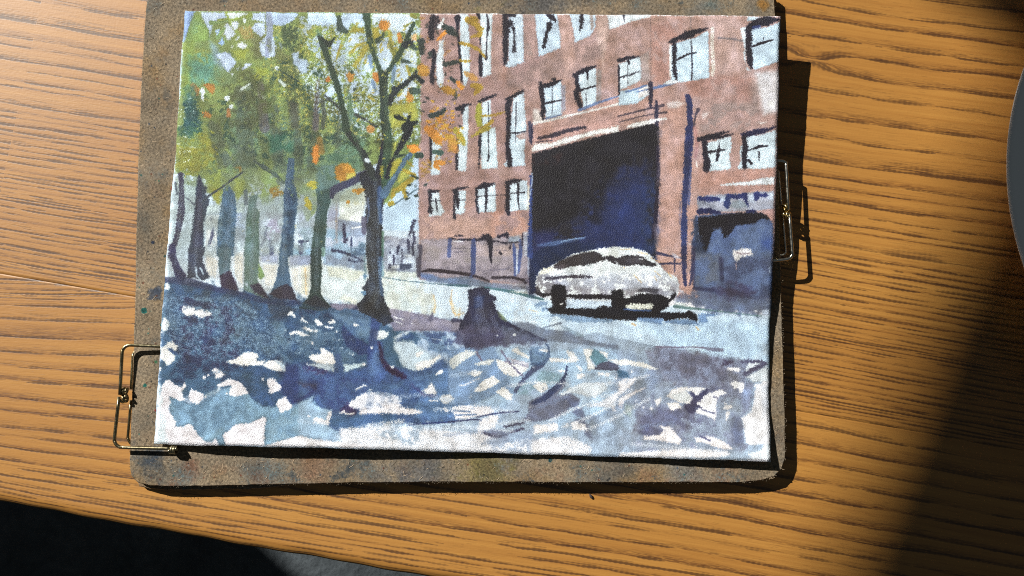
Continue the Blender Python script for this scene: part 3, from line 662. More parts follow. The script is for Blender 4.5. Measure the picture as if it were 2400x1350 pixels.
p ede5e0 r1.8 e.06 | 250,1000 420,990 480,940 430,890 540,900 670,1040 640,1090 500,1060 400,1040 270,1040
p ede5e0 r1.8 e.06 | 800,1010 980,1000 1100,1050 1215,1140 1100,1140 900,1070 820,1060
p eee7e3 s3 r2.4 d.2 e0 | 0,1180 150,1170 700,1130 1150,1160 1170,1200 1000,1230 0,1230
l eee7e3 w24 r2 d.15 | 780,1160 1150,1190 ; 810,1110,20
l 5b5a78 w20 d.2 | 860,1000 960,1045
p 7d7b8c s2 a.9 r1.5 | 850,60 1000,65 1115,80 1100,110 950,100
l 7a7080 w20 a.9 | 400,60 480,60 620,65 760,60,8 900,70,20
p e9e3e0 r1.7 | 60,390 190,385 150,450 100,500 0,560 0,430
p e9e3e0 r1.7 | 0,600 130,540 300,470 270,500 150,570 40,640 0,650
p ede4e0 r1.7 | 0,620 60,640 30,720 0,690
l 2f5a78 w40 a.7 s2 | 0,320 80,340 ; 10,360 90,370
p a5b5a8 s5 a.6 | 60,660 150,680 130,800 60,760
# ---------- tree stump right of the main tree
V 1050 580
p 37354a r1.8 e.1 | 205,450 260,430 360,415 430,440 435,490 510,520 510,550 480,570 510,650 560,720 640,790 760,850 900,910 1070,1000 1000,990 860,930 720,980 600,960 500,1010 400,1040 240,1060 160,1010 180,920 120,870 130,780 180,720 210,650 220,560
p 3a4a76 s4 a.8 | 270,520 380,510 360,640 280,640
p 4b4b60 s4 a.8 c0 t0 | 220,640 480,640 560,900 250,900
p 5f6578 s4 a.8 R2 | 560,820 760,880 1000,1000 760,1010 500,960
p 7f8f62 s4 a.8 | 520,680 570,700 630,780 560,760
p 56526a s5 a.85 r2 R2 | 100,880 200,830 500,850 700,900 950,960 800,1010 500,1040 300,1080 60,1000
p 6b7186 s6 a.7 R3 | 560,830 800,890 1050,990 900,1030 600,1000
l 8a90a8 w24 a.45 d.6 r2 | 330,520,60 340,700,90 380,850,140 ; 450,700,40 520,860,70
l 46435a w40 a.9 | 60,770,50 120,770,30 ; 250,960,30 200,1030,60 
l dfe3df w14 | 700,920,30 ; 520,930,18
p 93a7b4 s3 a.9 e.1 | 1190,830 1280,850 1400,910 1440,940 1350,935 1250,870
l 6f7a8c w26 a.9 | 980,860,14 1100,820 1190,800,20
# ---------- foliage wash
V 0 0 1
p 80904a s2 r2 e.05 | 425,25 985,25 985,330 960,400 960,430 900,480 890,380 850,400 770,420 760,470 720,520 690,440 660,420 640,470 610,480 590,430 545,450 510,480 480,420 440,410 410,405 412,300 430,140
p 8a9644 s12 a.7 c2 t-.2 e0 | 540,60 780,60 800,250 560,180
p 9a9c3c s10 a.8 c1 t.2 e0 | 700,60 980,60 980,330 740,300
p 768652 s10 a.7 c1 t0 e0 | 560,150 850,150 860,380 600,380
p 62663f s8 a.5 c1 t.2 e0 | 500,180 780,160 820,350 520,360
p 627350 s12 a.6 c2 t0 e0 | 590,250 830,260 820,400 600,400
p 55623a s14 a.5 c1 t-.1 e0 | 500,170 760,60 980,100 980,330 840,400 560,400 450,380
p 5d7f72 s14 a.6 c2 t.1 e0 | 520,260 860,240 860,420 520,430
p a9bfc4 s3 r2.5 a.7 c3 t1.0 k3 e0 | 560,60 980,60 980,330 760,330
p 6f9a80 s8 a.7 c1 t.1 e0 | 640,330 860,330 840,420 660,430
p 8fa46a s6 a.8 c0 t0 e0 | 560,280 800,280 800,400 560,400
p 9aa24a s6 a.8 c0 t.3 e0 | 470,180 980,100 980,300 480,330
k 4e6a3a n260 z7 q2.2 a.7 s1.2 | 430,120 980,60 980,330 850,400 430,400
k a7b04e n240 z6 q1.6 a.6 s1.2 | 440,60 980,60 980,330 850,400 430,400
k 4c5a48 n120 z8 q2.5 a.6 s1.5 | 560,150 860,150 840,400 600,400
k c3d0c8 n20 z4 q1.5 a.8 | 560,80 980,70 980,330 700,300
k 2f4a38 n50 z6 q2 a.7 | 640,60 980,60 960,330 660,300
V 0 0 1
p 8c9a88 s16 a.75 e0 | 500,440 560,410 760,400 850,400 850,470 700,500 520,490
p 9aa6ac s12 a.6 c1 t0 e0 | 540,450 720,430 760,480 560,490
p 5c6a3c s9 a.45 c1 t0 k2 e0 | 560,200 640,150 760,240 800,360 620,380 540,330
p 3f4a30 s5 a.5 c0 t.5 k2 r2 e0 | 520,180 980,60 980,330 820,400 520,400
p 2f5a50 s5 a.6 c0 t.9 k2 r2 e0 | 480,250 800,60 860,380 500,400
p c0b43a s3 a.7 c3 t.9 k3 r2 e0 | 600,60 980,60 980,330 640,300
l 4a5348 w30 a.55 s4 R2 | 640,230,14 650,330,26 655,420,30 ; 690,250,12 700,360,22 700,420,26 ; 560,210,20 575,320,40 580,400,40 ; 740,240,10 735,330,20 730,400,24 ; 800,260,10 790,340,18 ; 500,300,30 520,380,30
l 6b5f70 w14 a.6 s3 | 610,200,16 620,300,24 ; 745,190,10 740,300,16
p c2d6e6 s2.5 r3 a.85 c0 t.2 k2.5 e0 | 700,40 985,40 985,140 900,200 840,210 780,190 720,120
p bcd2e8 s2.5 r3 a.8 c3 t.35 k2.5 e0 | 690,150 880,120 985,200 985,330 900,330 740,260
k c6d9ea n120 z6 q1.6 a.85 r1.8 v-50 | 700,45 985,45 985,300 880,320 780,230 700,200
k aab02e n90 z11 q4 a.8 v-40 | 690,60 985,60 985,330 840,300 700,220
k 8c8426 n60 z12 q4.5 a.8 v40 | 700,60 985,60 985,330 840,300 700,220
k 3f5a48 n60 z8 q3 a.8 v-60 | 620,60 985,60 985,330 700,330
k 4f7c88 n40 z6 q2 a.7 | 620,80 860,80 860,300 620,260
V 300 0
p 8aaae8 s2 | 590,112 715,120 680,180 650,270 600,430 580,440
p bfd0e8 s1.5 | 770,128 1025,132 1040,190 960,200 900,240 880,330 860,420 840,300 790,210
p 86a048 s1.5 r2 | 700,130 760,160 800,230 850,310 870,430 600,460 620,370 660,250
p 8c9f3c s4 a.9 | 580,450 700,420 700,700 640,1000 560,1000
p 78a070 s14 a.8 c1 t0 e0 | 680,200 850,300 900,500 640,500
p 5f9f8c s22 a.9 g.5 R5 e0 | 640,620 900,560 960,700 920,870 700,880 620,760
p 86a0a8 s7 a.8 e0 | 860,430 940,480 1010,680 1000,760 900,650
p 7d9560 s8 a.8 c1 t0 e0 | 900,700 1150,740 1150,1000 900,960
p 9aa23c s6 a.8 c0 t0 e0 | 640,520 860,520 840,660 760,660
p a2a92e s5 a.9 c0 t-.4 e0 | 1090,530 1280,520 1240,640 1150,640 ; 1300,700 1500,730 1470,880 1330,820
p 7a8250 s7 a.8 c1 t0 e0 | 1280,350 1500,330 1700,600 1500,700 1280,560
p b39a50 s4 a.8 c0 t-.4 e0 | 1160,300 1320,220 1340,400 1200,420
p d2dcd6 r1.5 | 1050,135 1270,138 1230,170 1140,190 1080,205 1060,180
l 8fa03a w22 r1.6 | 1030,130 1060,210,26 1110,270 1150,340,20 ; 950,210,14 1060,215,24 1200,185,26 1290,160,30
p c4d5ec r1.6 | 1315,140 1440,135 1450,235 1380,225 1310,210 ; 1300,300 1340,240 1440,240 1450,340 1400,400 1360,350
p b5ccf0 r1.6 | 1500,128 1780,135 1800,150 1740,220 1640,270 1560,270 1520,250
p c4d6ea r1.6 | 1385,450 1440,390 1530,380 1560,480 1550,590 1500,610 1410,595 1390,520
l 96a0c2 w70 r1.3 a.85 s1 | 1480,125,60 1490,240,76 1495,330,70 1480,480,60 1470,580,50
l 75806a w40 a.6 s3 | 1490,420 1500,540
p d5dfe4 r1.6 | 1090,235 1150,220 1170,250 1160,300 1130,320 1090,270 
p d0dbe4 r1.6 | 1040,240 1090,280 1135,360 1060,430 1010,360 1010,290
p 9cbdf0 r1.6 | 955,460 990,385 1020,455 990,482
p a9c4e0 r1.6 | 920,320 970,300 960,350 935,375
l 7f9b58 w20 | 880,240,50 960,240,20 1050,220,20 ; 1000,380,14 1040,440,14 ; 940,400,34 1020,300,24
p dfe7e6 r1.7 | 1140,490 1190,440 1250,465 1260,490 1210,515 ; 1080,490 1110,482 1100,505
p d8e2ea r1.6 | 1130,420 1170,380 1170,410 1140,430
p c2d4f0 r1.5 | 920,570 1040,548 1080,570 1145,660 1060,765 1000,700 960,640
l 8a9fb0 w16 a.7 | 940,600 1010,690 1040,750
p ccdaf0 r1.7 | 1190,740 1240,670 1305,665 1290,700 1230,730 ; 1145,735 1170,700 1160,745
l dfeaf0 w40 r1.6 | 1570,720,44 ; 1440,1028,36 ; 1045,1040,60 ; 1085,1125,46 ; 1100,790,22 ; 785,950,50 785,1050,30 ; 1225,190,20 1230,230,24
p bcd2ea r1.7 | 1730,560 1800,540 1800,700 1740,680 ; 1590,450 1620,450 1620,530
l b0772a w60 r1.6 s1.2 g.5 | 690,905,60 730,950,50 730,1000,30 
p b87c26 r1.6 g.5 | 800,890 860,870 910,900 920,940 895,1000 840,950
p c48a2e r1.6 g.5 | 780,1185 830,1170 890,1210 870,1250 800,1230
l a8743a w50 s1.2 | 1060,1160,40 1060,1220,50
p 3f6e62 s12 a.9 R4 e0 | 590,960 700,900 720,1080 620,1130
p 1f5558 s6 a.9 r3.2 R3 d.08 | 600,1090 700,1060 760,1200 770,1350 590,1350
k d5e8e4 n46 z3.5 q3 a.9 | 420,225 460,225 470,300 420,300
k 1c4e55 n60 z5 q2.5 a.9 v30 | 430,235 470,240 475,330 432,320
p 565c3a s8 a.6 c1 t-.4 e0 | 1100,900 1400,880 1500,1100 1350,1350 1050,1350
p 6a7a3c s8 a.7 c0 t0 e0 | 1350,880 1560,860 1560,1200 1400,1200
p 8a9c52 s6 a.8 c0 t-.3 e0 | 1540,1000 1680,1080 1720,1350 1560,1350
p 8fa085 s4 a.8 c0 t-.2 e0 | 1150,950 1290,870 1300,930 1200,980
l c9d6cc w30 d.2 | 1600,850 1650,900,40 ; 1200,940 1290,880,14
p 46583a s5 a.85 c0 t-.4 e0 | 1640,250 1800,220 1800,560 1600,520
p 5d6150 s8 a.9 | 1690,1050 1800,1100 1800,1350 1720,1350
l 2c4640 w12 | 1570,720,6 1660,780,12 1800,860,16
V 700 0
p c2d8ec r1.8 | 90,130 380,140 420,230 540,290 500,330 400,260 300,270 200,260 90,270
p c0d6ee r1.8 | 460,140 690,140 710,280 640,290 560,240 540,290 480,320 430,250
p cfdfe6 r1.8 | 770,140 1180,145 1230,200 1220,320 1100,340 980,330 840,220 780,280
p bcd2ea r1.8 | 0,620 90,630 90,760 40,780 0,740
p c8d9e4 r1.8 | 520,420 560,350 640,360 680,430 600,560 540,520 500,480
p c5d9ea r1.8 | 190,430 230,470 230,510 190,490
p c6d8e8 r2 | 820,470 930,440 980,560 990,690 920,780 870,700 840,560
p c4daf0 r1.6 | 700,640 740,570 780,680 760,770 680,760
p c2d6ec r1.8 | 350,440 440,420 430,560 380,640 350,560 ; 560,880 600,860 600,940 520,1040
p c8dbe6 r1.8 | 1010,700 1150,680 1180,800 1100,880 1020,840 ; 1080,620 1240,560 1245,720 1180,700
p cfdce4 r1.8 | 980,1090 1150,900 1190,850 1260,900 1190,980 1100,1050
p c4d8ec r1.7 | 270,1000 330,910 400,920 370,1000 280,1040 ; 720,960 770,850 850,900 850,1000 780,1010 ; 570,1150 620,1130 630,1200 590,1210
p b9ccd4 s3 r2 a.8 d.15 | 480,450 560,430 560,640 480,620 ; 960,330 1060,330 1060,440 980,430
p d5e0e2 s3 r2 a.8 | 1110,500 1240,540 1240,640 1130,600
k b9a632 n60 z9 q2.4 a.85 v-50 | 815,60 960,60 970,250 820,300
k 98a83a n60 z8 q2 a.8 | 720,60 870,60 860,240 740,250
p a3941e s2 r2 a.9 | 540,330 600,290 690,290 690,350 620,340 560,340 ; 560,290 630,230 630,260 580,300
p b4a62c s2 r2 a.9 | 770,300 840,290 860,380 820,440 790,400 ; 660,480 740,460 740,520 600,720 560,700 640,580 ; 940,320 980,330 1000,560 970,560
p d28a24 r2.2 g.5 e.1 | 850,230 890,200 940,220 965,280 930,325 870,320 840,280
l c08a2c w60 r1.7 | 545,800,90 550,840,50
l c07a2a w40 r1.7 | 1060,360,40 1070,430,50 ; 310,840,60 ; 820,800,80 830,840,60
p e8b878 s2 r1.8 | 1180,380 1245,350 1250,440 1200,430
p c08a28 r2.2 g.5 | 1250,690 1300,670 1370,700 1380,780 1320,815 1260,780
l c08a2c w70 r1.7 | 1160,1120,80 1190,1170,60 ; 1180,950,50 1170,1040,80
p a8a83a s3 r1.8 a.9 | 960,1100 1240,1080 1260,1240 1130,1350 970,1350 960,1240
p c9d6d8 r1.7 | 1100,1180 1160,1200 1150,1250 1100,1220
l 8a8a38 w30 | 960,440 1000,560,40 1040,640,30 ; 1120,280 1200,230,10 ; 1190,160,40 1230,180
l b0a63c w20 | 400,620 420,540,24 450,480,30 ; 540,560,30 620,480 700,450,20 ; 740,1020,30 800,1060,20 ; 1140,700,24 1170,790,30
l 6f8db0 w40 a.8 | 745,590,36 770,700,40 ; 780,860,40 810,960,30 ; 1010,700,44 990,860,34
l 3f5146 w40 a.9 | 830,430,60 880,400,40 900,340,14 ; 1100,640,50 1180,660,24 ; 1160,460,80 1240,520,30 ; 1200,960,80 1260,960,60 ; 590,940,40 ; 560,760,40 ; 420,180,40 440,300,80 500,330,50
# ---------- distant trunks
V 0 0 1
p 9aabae s8 a.65 R3 c1 t-.6 e0 | 405,430 560,440 700,450 760,480 740,590 600,600 400,600
p 7f9466 s10 a.6 R4 c0 t-.2 e0 | 415,395 560,400 760,400 760,450 640,460 500,455 415,440
V 300 300
p 6f7f6a s4 a.8 c0 t0 e0 | 1000,150 1200,200 1250,500 1000,500
p 93922a s9 a.8 R4 c1 t-.5 e0 | 520,150 680,80 860,60 950,380 820,440 690,480 510,460
p 1f5a50 s8 a.8 r3 R4 d.1 e0 | 560,0 760,0 740,60 640,100 560,60
k d9e6dc n26 z4 q1.6 a.9 | 415,300 425,420 440,400 462,330 455,320
k 9a9a20 n40 z7 q1.5 a.8 | 410,320 500,310 520,400 410,420
p 7c8a5c s5 a.8 c0 t-.3 e0 | 950,450 1350,420 1450,700 1250,720 1150,700 1000,560
p 8f9a3a s8 a.85 r2 R3 | 830,500 980,480 1000,640 960,800 900,760 840,640 ; 1100,540 1220,500 1210,700 1140,740
p a29a2a s4 a.8 c0 t-.4 e0 | 890,640 980,640 960,800 900,760
p 36705c s7 a.8 c1 t-.4 e0 | 1480,80 1750,40 1740,250 1500,260
p 8fa45c s5 a.85 c0 t-.3 e0 | 1400,430 1640,480 1640,660 1400,740
p a07a28 s3 a.8 c0 t-.3 | 1480,640 1620,600 1640,700 1520,740 ; 1110,420 1190,400 1200,460 1130,480
l 3f3e54 w50 r1.5 | 555,495,60 560,600,50 565,740,56 560,880,76 530,1080,60 500,1200,50 450,1350,60
l 4c5664 w26 a.9 | 500,580,24 520,700,16 ; 590,720,10 660,770,16 700,810,20
l c9d4d2 w12 | 525,520 535,600
p 3b4654 r1.5 e.05 | 745,480 770,520 790,600 830,620 820,700 860,760 830,860 800,1000 800,1350 640,1350 670,1100 700,900 710,720 720,600
l 37384c w60 a.9 s2 | 760,560,30 750,800,70 740,1100,90 720,1350,110
l 3c454e w22 | 780,780,34 860,710,20 1000,620,20 1100,540,24 1210,470,14
p 4b6a80 r1.4 e.06 g.5 | 1050,590 1090,640 1130,720 1145,880 1130,1100 1110,1350 935,1350 950,1000 985,800 1005,650
p 3c5a6c s5 a.7 c0 t0 e0 | 960,900 1100,880 1090,1350 945,1350
l 5e6a6e w40 a.85 | 1240,660 1245,800,40 ; 1240,780,30
p 647c74 r1.4 | 1280,720 1370,700 1350,830 1390,890 1380,1100 1390,1350 1225,1350 1245,1000 1260,860
p 557060 s4 a.8 c0 t-.3 e0 | 1250,950 1370,950 1370,1350 1240,1350
p 45637c r1.4 e.06 | 1690,320 1760,320 1745,560 1780,700 1790,800 1760,1000 1740,1350 1605,1350 1625,1100 1645,900 1640,720 1660,560
p 2f4660 s5 a.7 c0 t-.4 e0 | 1660,560 1770,700 1700,1350 1610,1350
l 4b5a50 w30 | 1330,350,20 1430,410,50 1540,480,40 1650,580,20
V 350 580
l 36355a w60 r1.6 | 240,-10,70 250,100,70 290,220,80 330,300,110
p 3a4050 r1.6 | 410,0 590,0 560,130 590,220 640,310 560,350 480,320 400,330 410,200
l aebfc8 w18 | 490,210,20 500,300,16 540,340,14 ; 540,220,22 570,280,14
p 55707a r1.4 | 720,0 870,0 850,250 920,420 940,440 750,360 730,200
p 3c2f42 s2 r1.5 | 740,300 850,240 900,340 950,460 760,440
p 657c72 r1.4 | 1000,0 1150,0 1160,200 1140,340 1230,500 1270,560 1000,450
p 7f9a58 s2 r1.5 | 1150,170 1190,230 1215,300 1180,340 1150,320
p 3b3442 s2 r1.5 | 1060,400 1160,370 1240,500 1270,550 1100,470
p 4a6880 r1.4 | 1370,0 1480,0 1460,120 1480,300 1500,420 1560,560 1270,500 1330,350 1365,200
p 3b3442 s2 r1.5 | 1320,440 1450,380 1510,430 1560,560 1360,540 1260,490
p c9d6dc s1.5 | 930,440 990,450 985,480 950,480 ; 1010,380 1035,370 1030,420
l 2f3556 w50 a.8 s2.5 | 180,340,60 400,360,90 700,440,60 900,480,60 1200,560,60 1560,590,60
# sixth trunk and its limb
V 700 300
p 3f5750 r1.4 e.06 | 180,650 330,600 380,620 330,800 300,900 290,1100 265,1350 125,1350 150,1150 175,950 200,800
p 62807a s5 a.9 | 195,400 400,380 620,480 600,540 340,640 190,680
p 5f8060 s5 a.7 c0 t-.2 e0 | 250,300 600,200 620,480 300,560
l 44455c w80 r1.5 | 350,720,50 370,650,80 470,610,80 600,540,90 700,490,90
V 700 580
p 33443f r1.4 | 130,0 240,0 245,250 230,480 270,540 350,630 250,670 100,650 0,640 100,530 130,430 125,250
p 2d2c36 s3 a.8 | 60,580 180,500 340,630 200,660
l 7fa090 w30 a.8 | 260,20,50 260,80,40
# main tree
p 7ea4b0 s1.8 a.9 r1.8 | 870,0 890,60 900,300 870,330 850,200 ; 700,60 720,300 690,360 690,120
p 303238 r1.8 g.7 | 715,0 885,0 860,150 845,260 880,400 900,540 950,650 1000,780 900,830 820,760 640,680 610,600 690,530 690,460 660,420 700,400 740,300 720,150
l 3f5d84 w40 a.75 s2 | 870,40,50 855,200,40 860,350,30 880,500,34
l 5f88a6 w14 | 700,300,40 ; 660,470,14 690,480,50
V 700 300
p 303238 r1.8 g.7 | 640,480 780,440 830,470 900,520 930,640 900,760 880,900 885,1350 705,1350 720,1100 700,950 720,800 690,650 640,560
l 45689a w60 a.7 s3 | 860,640 850,800,50 870,1000,30 ; 930,580,30 900,700,60
l 4d7a60 w30 a.7 s2 | 885,1100 885,1350,24
l 566a94 w20 a.8 d.2 | 730,740 740,900 720,1000
l 5a5264 w30 a.8 d.2 | 690,960,60 690,1100,50
l 333a36 w90 r1.6 | 800,520,90 740,420,80 700,310,70 630,190,60 560,100,70 510,30,64 490,-20,60
l d0dae0 w20 d.1 r1.6 | 720,340,50 750,350,24
l 4a6a4a w20 a.7 d.1 | 640,170 660,200 ; 560,60 600,140
l 2b2e38 w50 r1.4 | 830,500,60 870,300,44 895,120,36 905,-20,40
p dcdcaf a.0 | 0,0 1,1 2,0
l 3c5540 w100 r1.5 s1.2 | 920,640,80 910,480,90 930,300,80 940,120,90 930,-20,90
l 22262c w66 r1.6 | 930,520,40 960,400,44 1010,300,36 1080,180,60 1150,60,80 1170,-30,90
l 516f86 w56 r1.4 | 900,700,90 980,570,60 1060,450,50 1110,350,60 1180,280,50
l 7aa0c0 w16 a.8 | 990,540 1020,500 ; 1150,285,24
l 55707e w12 | 930,850 1050,780 1250,640
p b0a82c s1.5 r1.8 | 860,400 900,400 880,540 860,500 ; 980,380 1060,310 1090,350 1000,480 970,530
p bcc04a s2 r1.8 | 1090,430 1180,440 1170,500 1060,580 1040,560 ; 1000,160 1050,130 1000,280
l a89420 w40 r1.8 | 1100,440,24 1160,470,40 1230,500,30 ; 1200,530,50 1120,600,60 1060,640,50 1000,650,30 ; 1110,660,50 1130,740,30 ; 1140,350,14 1200,400,24 ; 1000,690,50 980,740,30 ; 960,800,50 990,790
k 2e3c34 n14 z7 q1.6 a.9 | 960,430 1000,420 1010,470 930,480
p e08c18 r1.8 g.5 e.1 | 1140,190 1190,170 1260,180 1285,230 1220,270 1170,250
l 3a4a3e w30 | 1010,300,34 1080,290,30 1130,280,10 ; 1190,500,20 1250,530,30 ; 1250,290,60 1290,290,60
p c08a20 s1.8 r1.8 g.5 | 380,420 440,370 520,370 580,430 610,490 560,520 500,550 430,570 390,520
p cfca50 s3 a.8 | 500,480 600,470 600,510 510,550
p d08420 s2 r1.8 | 150,200 185,160 215,200 220,300 190,390 145,360 135,280
l a8762a w60 a.6 s3 | 220,120,60 240,250,70
l b5841e w50 r1.7 | 580,660,30 630,670,60 680,650,30 ; 520,780,44
l b0a62a w70 r1.9 | 100,600,40 150,590,80 160,620,60 ; 80,740,30 100,800,70 120,840,40
l c08030 w70 a.8 s1.5 | 760,10,90 ; 860,210,20
V 700 0
l 384a38 w60 r1.5 | 220,370,34 250,450,70 300,600,64 350,740,64 400,880,66 430,1000,60 460,1130,60 490,1260,70 500,1350,90
l 5a7a60 w50 a.7 s2 | 540,1000,30 540,1150,60 580,1250,70 ; 200,330,40 220,380,40
l 3b4f38 w70 r1.5 | 715,150,90 730,300,56 755,440,60 790,570,50 840,700,50 880,800,60
l 3b4f3c w60 r1.5 | 930,780,50 990,680,50 1070,560,60 1130,450,50 1180,320,50 1215,240,34
l 36453a w90 r1.5 | 895,800,100 890,900,90 905,1050,84 900,1200,90 915,1350,90
l 2c3436 w60 r1.8 d.03 | 960,1090,50 980,1010,60 1050,940,60 1130,880,50 1210,810,50 ; 1000,930,50 1080,900,20 ; 1220,780,40 1300,860,50
l 2c3436 w50 r1.7 | 1120,470,80 1180,450,60 ; 1240,750,20 1200,830,30
p 26302a r1.6 | 1000,1220 1040,1200 1090,1230 1140,1270 1060,1270 1010,1250
l 26302c w40 r1.5 | 1120,1350,80 1150,1280,40 1180,1190,20 ; 1190,1310,60 1240,1290,40
l 454a42 w26 r1.5 | 600,1210,40 700,1260,20 820,1340,24 ; 270,1000,8 360,1080,30 440,1150,24
l 4c5248 w40 a.8 s1.5 | 250,1060,40 270,1200,50 250,1350,40 ; 170,1100,10 330,1040,30
l 2f3a30 w30 | 200,380,14 320,470,60 380,400,16
# broken dry-brush light on the bark
V 0 0 1
l 7a8488 w10 a.5 d.62 r2 | 862,440 866,520,14 868,620,16 872,700,18 ; 880,420,8 876,600,8 884,720,12
l 6a7f5c w8 a.5 d.6 r2 | 850,380 838,330 820,280 ; 908,360,10 906,260,10 903,200
l 8fa6b8 w8 a.5 d.6 r2 | 888,470 886,600 890,690
l 8792a0 w9 a.45 d.62 r2 | 545,470 532,560 528,640 ; 470,470 462,560 456,640 ; 598,480 590,600 590,660 ; 676,400 668,520 664,640 ; 745,480 742,580 742,680
l 9fb0b0 w6 a.5 d.6 r2 | 520,480 515,560 ; 428,430 420,520 412,620
# leaves over the building
V 700 0
k c8861c n40 z8 q1.3 a.9 g.5 | 1010,260 1060,255 1070,330 1030,330 1000,300
k 3a3a34 n30 z7 q1.5 a.85 | 985,50 1075,50 1080,300 990,300
k b07c3a n30 z7 q1.3 a.6 s1.5 | 985,40 1075,80 1070,380 985,400
l 2b2630 w70 r2.2 d.1 | 1420,180,60 1400,300,70 1400,400,60 ; 1470,180,30 1460,280,30 ; 1420,540,60 1430,640,40 1410,760,40 1410,870,40
l 38413c w70 r2 | 1290,440,80 1300,560,50 ; 1530,280,60 1600,320,90 1660,370,40 ; 1540,680,50 1680,650,40 ; 1400,1220,60 1500,1190,50 1540,1150,40 ; 1600,820,30 1650,860,40 ; 1640,960,50 1660,1040,30 ; 1390,570,50
l e6eae6 w40 r1.8 | 1530,200,20 1480,290,40 ; 1500,450,40 1490,700,60 1480,800,50
p d6dfe2 r1.8 s1.2 | 1530,400 1530,600 1490,650 1530,760 1520,980 1460,880 1450,760 1450,620 1480,480
l e09020 w50 r1.6 | 1460,420,20 1540,345,44 ; 1680,870,50 1720,930,40
p b5841e s1.4 r1.8 | 1480,930 1560,900 1660,950 1650,1010 1560,990
k c8a020 n26 z7 q2 a.9 v60 | 1015,285 1040,270 1060,310 1040,340
l b8982a w26 r1.5 | 1720,450,20 1790,470,30 ; 1700,640,20 1790,650,20 ; 1780,210,60
V 1050 0
p a8881c r1.6 g.5 | 190,220 240,170 310,180 330,260 385,300 330,350 270,280 210,250
l b0901e w30 r1.6 | 240,390,16 330,370,50 340,330 ; 130,455,34 230,475,34 330,530,26 390,600,24 ; 130,640,20 240,645,14 ; 360,1225,20 480,1215 600,1180,12 ; 470,1270,30 430,1310,40 370,1350,30 ; 260,900,50 330,920,80 280,1000,20
p a8a42e r1.6 | 300,1100 350,1080 360,1340 310,1340 285,1220
l c89038 w40 s1.3 a.8 r2 | 180,770,30 230,800,60 290,830,60
V 1050 300
l b0a028 w50 r1.7 | 80,20,60 150,120,60 170,170,40 ; 430,0,40 350,30,50 250,95,14
p c08a2a s2 r1.9 a.9 g.5 | 0,60 60,80 110,170 80,260 0,240
k c8a020 n20 z7 q1.5 a.9 | 1050,300 1085,300 1085,335 1055,340
V 700 300
l d08c20 w60 r1.8 | 1350,0,60 1420,60,100 1470,130,90 ; 1450,360,50 1530,370,50 ; 1450,400,60 1480,430,30
k b08a3a n14 z7 q1.5 a.8 | 985,370 1010,370 1005,430 990,430
l c8883c w60 a.7 s2 | 1640,200,70 1660,240,60
l 45645a w40 | 1420,250,40 1500,260,60

V 0 0 1
l e6e8ea w7 a.8 d.5 r2.2 | 1290,985 1340,960 1400,940 ; 1330,1000 1400,968 1470,930 ; 1370,1010 1450,975 1520,935 ; 1180,860 1230,850 ; 1190,905 1260,895 1330,900 ; 1400,900 1470,895 1520,880 ; 1410,930 1480,915
l dfe4ea w9 a.7 d.55 r2.2 | 1020,960 1110,955 1200,965 ; 960,1010 1080,1000 1200,1010 ; 1120,1000 1240,985 ; 1480,1040 1600,1050 1700,1060 ; 860,1000 960,1010
l 7f8fae w7 a.6 d.55 r2.2 | 1040,1020 1150,1010 1260,1030 ; 1250,960 1330,930 ; 1380,985 1460,950 ; 1130,1040 1220,1030 ; 1500,1000 1580,990
l b9c8da w10 a.6 d.5 r2 | 930,930 1000,925 1060,940 ; 1060,880 1120,870 ; 1600,985 1640,1000 ; 700,985 760,995
l 5b7fa2 w6 a.6 d.5 r2 | 460,880 520,870 600,885 ; 430,820 520,840 ; 640,780 720,800 ; 700,860 760,880
k cfdce8 n60 z4 q2 a.7 r2 v20 | 660,760 820,770 840,830 660,830
k e8e8e6 n50 z4 q2 a.8 r2 v-20 | 1100,860 1500,860 1500,960 1100,960
k 6f84a4 n60 z7 q3 a.5 r2 v-35 | 1050,840 1500,860 1500,1000 1100,1000
k c8981c n36 z5 q1.4 a.9 | 990,200 1090,180 1080,380 990,400
k b4b23a n60 z6 q3 a.8 v60 | 720,80 975,60 975,330 880,330 760,240
k d0c23c n50 z4 q1.5 a.8 | 850,80 975,60 975,420 890,440
k 8a9a3c n80 z5 q2 a.6 | 440,80 700,80 700,380 440,380
k c8b060 n30 z3 q1.5 a.5 | 560,480 800,440 800,620 560,660

k 7a8a4c n90 z7 q2 a.75 r2 v80 | 430,385 760,385 760,455 640,465 520,450 430,430
k 55684e n50 z8 q2.5 a.6 r2 v80 | 430,370 760,370 760,430 430,420
k 8f9c9c n50 z5 q1.6 a.5 r2 | 420,520 850,520 850,600 420,600
l 2f4a66 w9 a.55 s3 d.3 r2 | 400,665 520,690 640,705 760,725 860,745
k 2c3f5c n70 z9 q2 a.45 s2 r2 v30 | 395,680 700,705 850,745 830,820 560,830 400,800
k 27406a n50 z10 q2 a.4 s2.5 r2 v-20 | 700,870 1000,880 1000,960 780,970 700,930
k 8fb0c8 n60 z6 q2 a.45 s1.5 r2 v20 | 395,680 700,705 850,745 830,820 560,830 400,800

V 700 800
p 435f94 s3 r1.6 g.45 | 790,90 825,-10 880,10 895,150 925,255 1010,300 1130,385 1010,470 760,430 600,330 700,270 760,160
p 5a7fb4 s6 a.7 R2 | 790,130 830,60 850,180 860,330 760,380 720,300
l 3c2748 w30 a.85 s2.5 r2 | 845,10,20 868,90,34 880,200,44 940,280,60 1030,330,80 1110,375,50
l 2c1c30 w16 a.7 s1.5 r2 | 850,40,14 862,110,20 ; 930,290,30 1000,320,40 1080,360,40
p e4e6e4 r1.8 | 955,258 1000,262 1000,290 975,285
l 3e5f92 w60 a.6 s4 R3 | 330,330,60 500,350,80 700,330,60
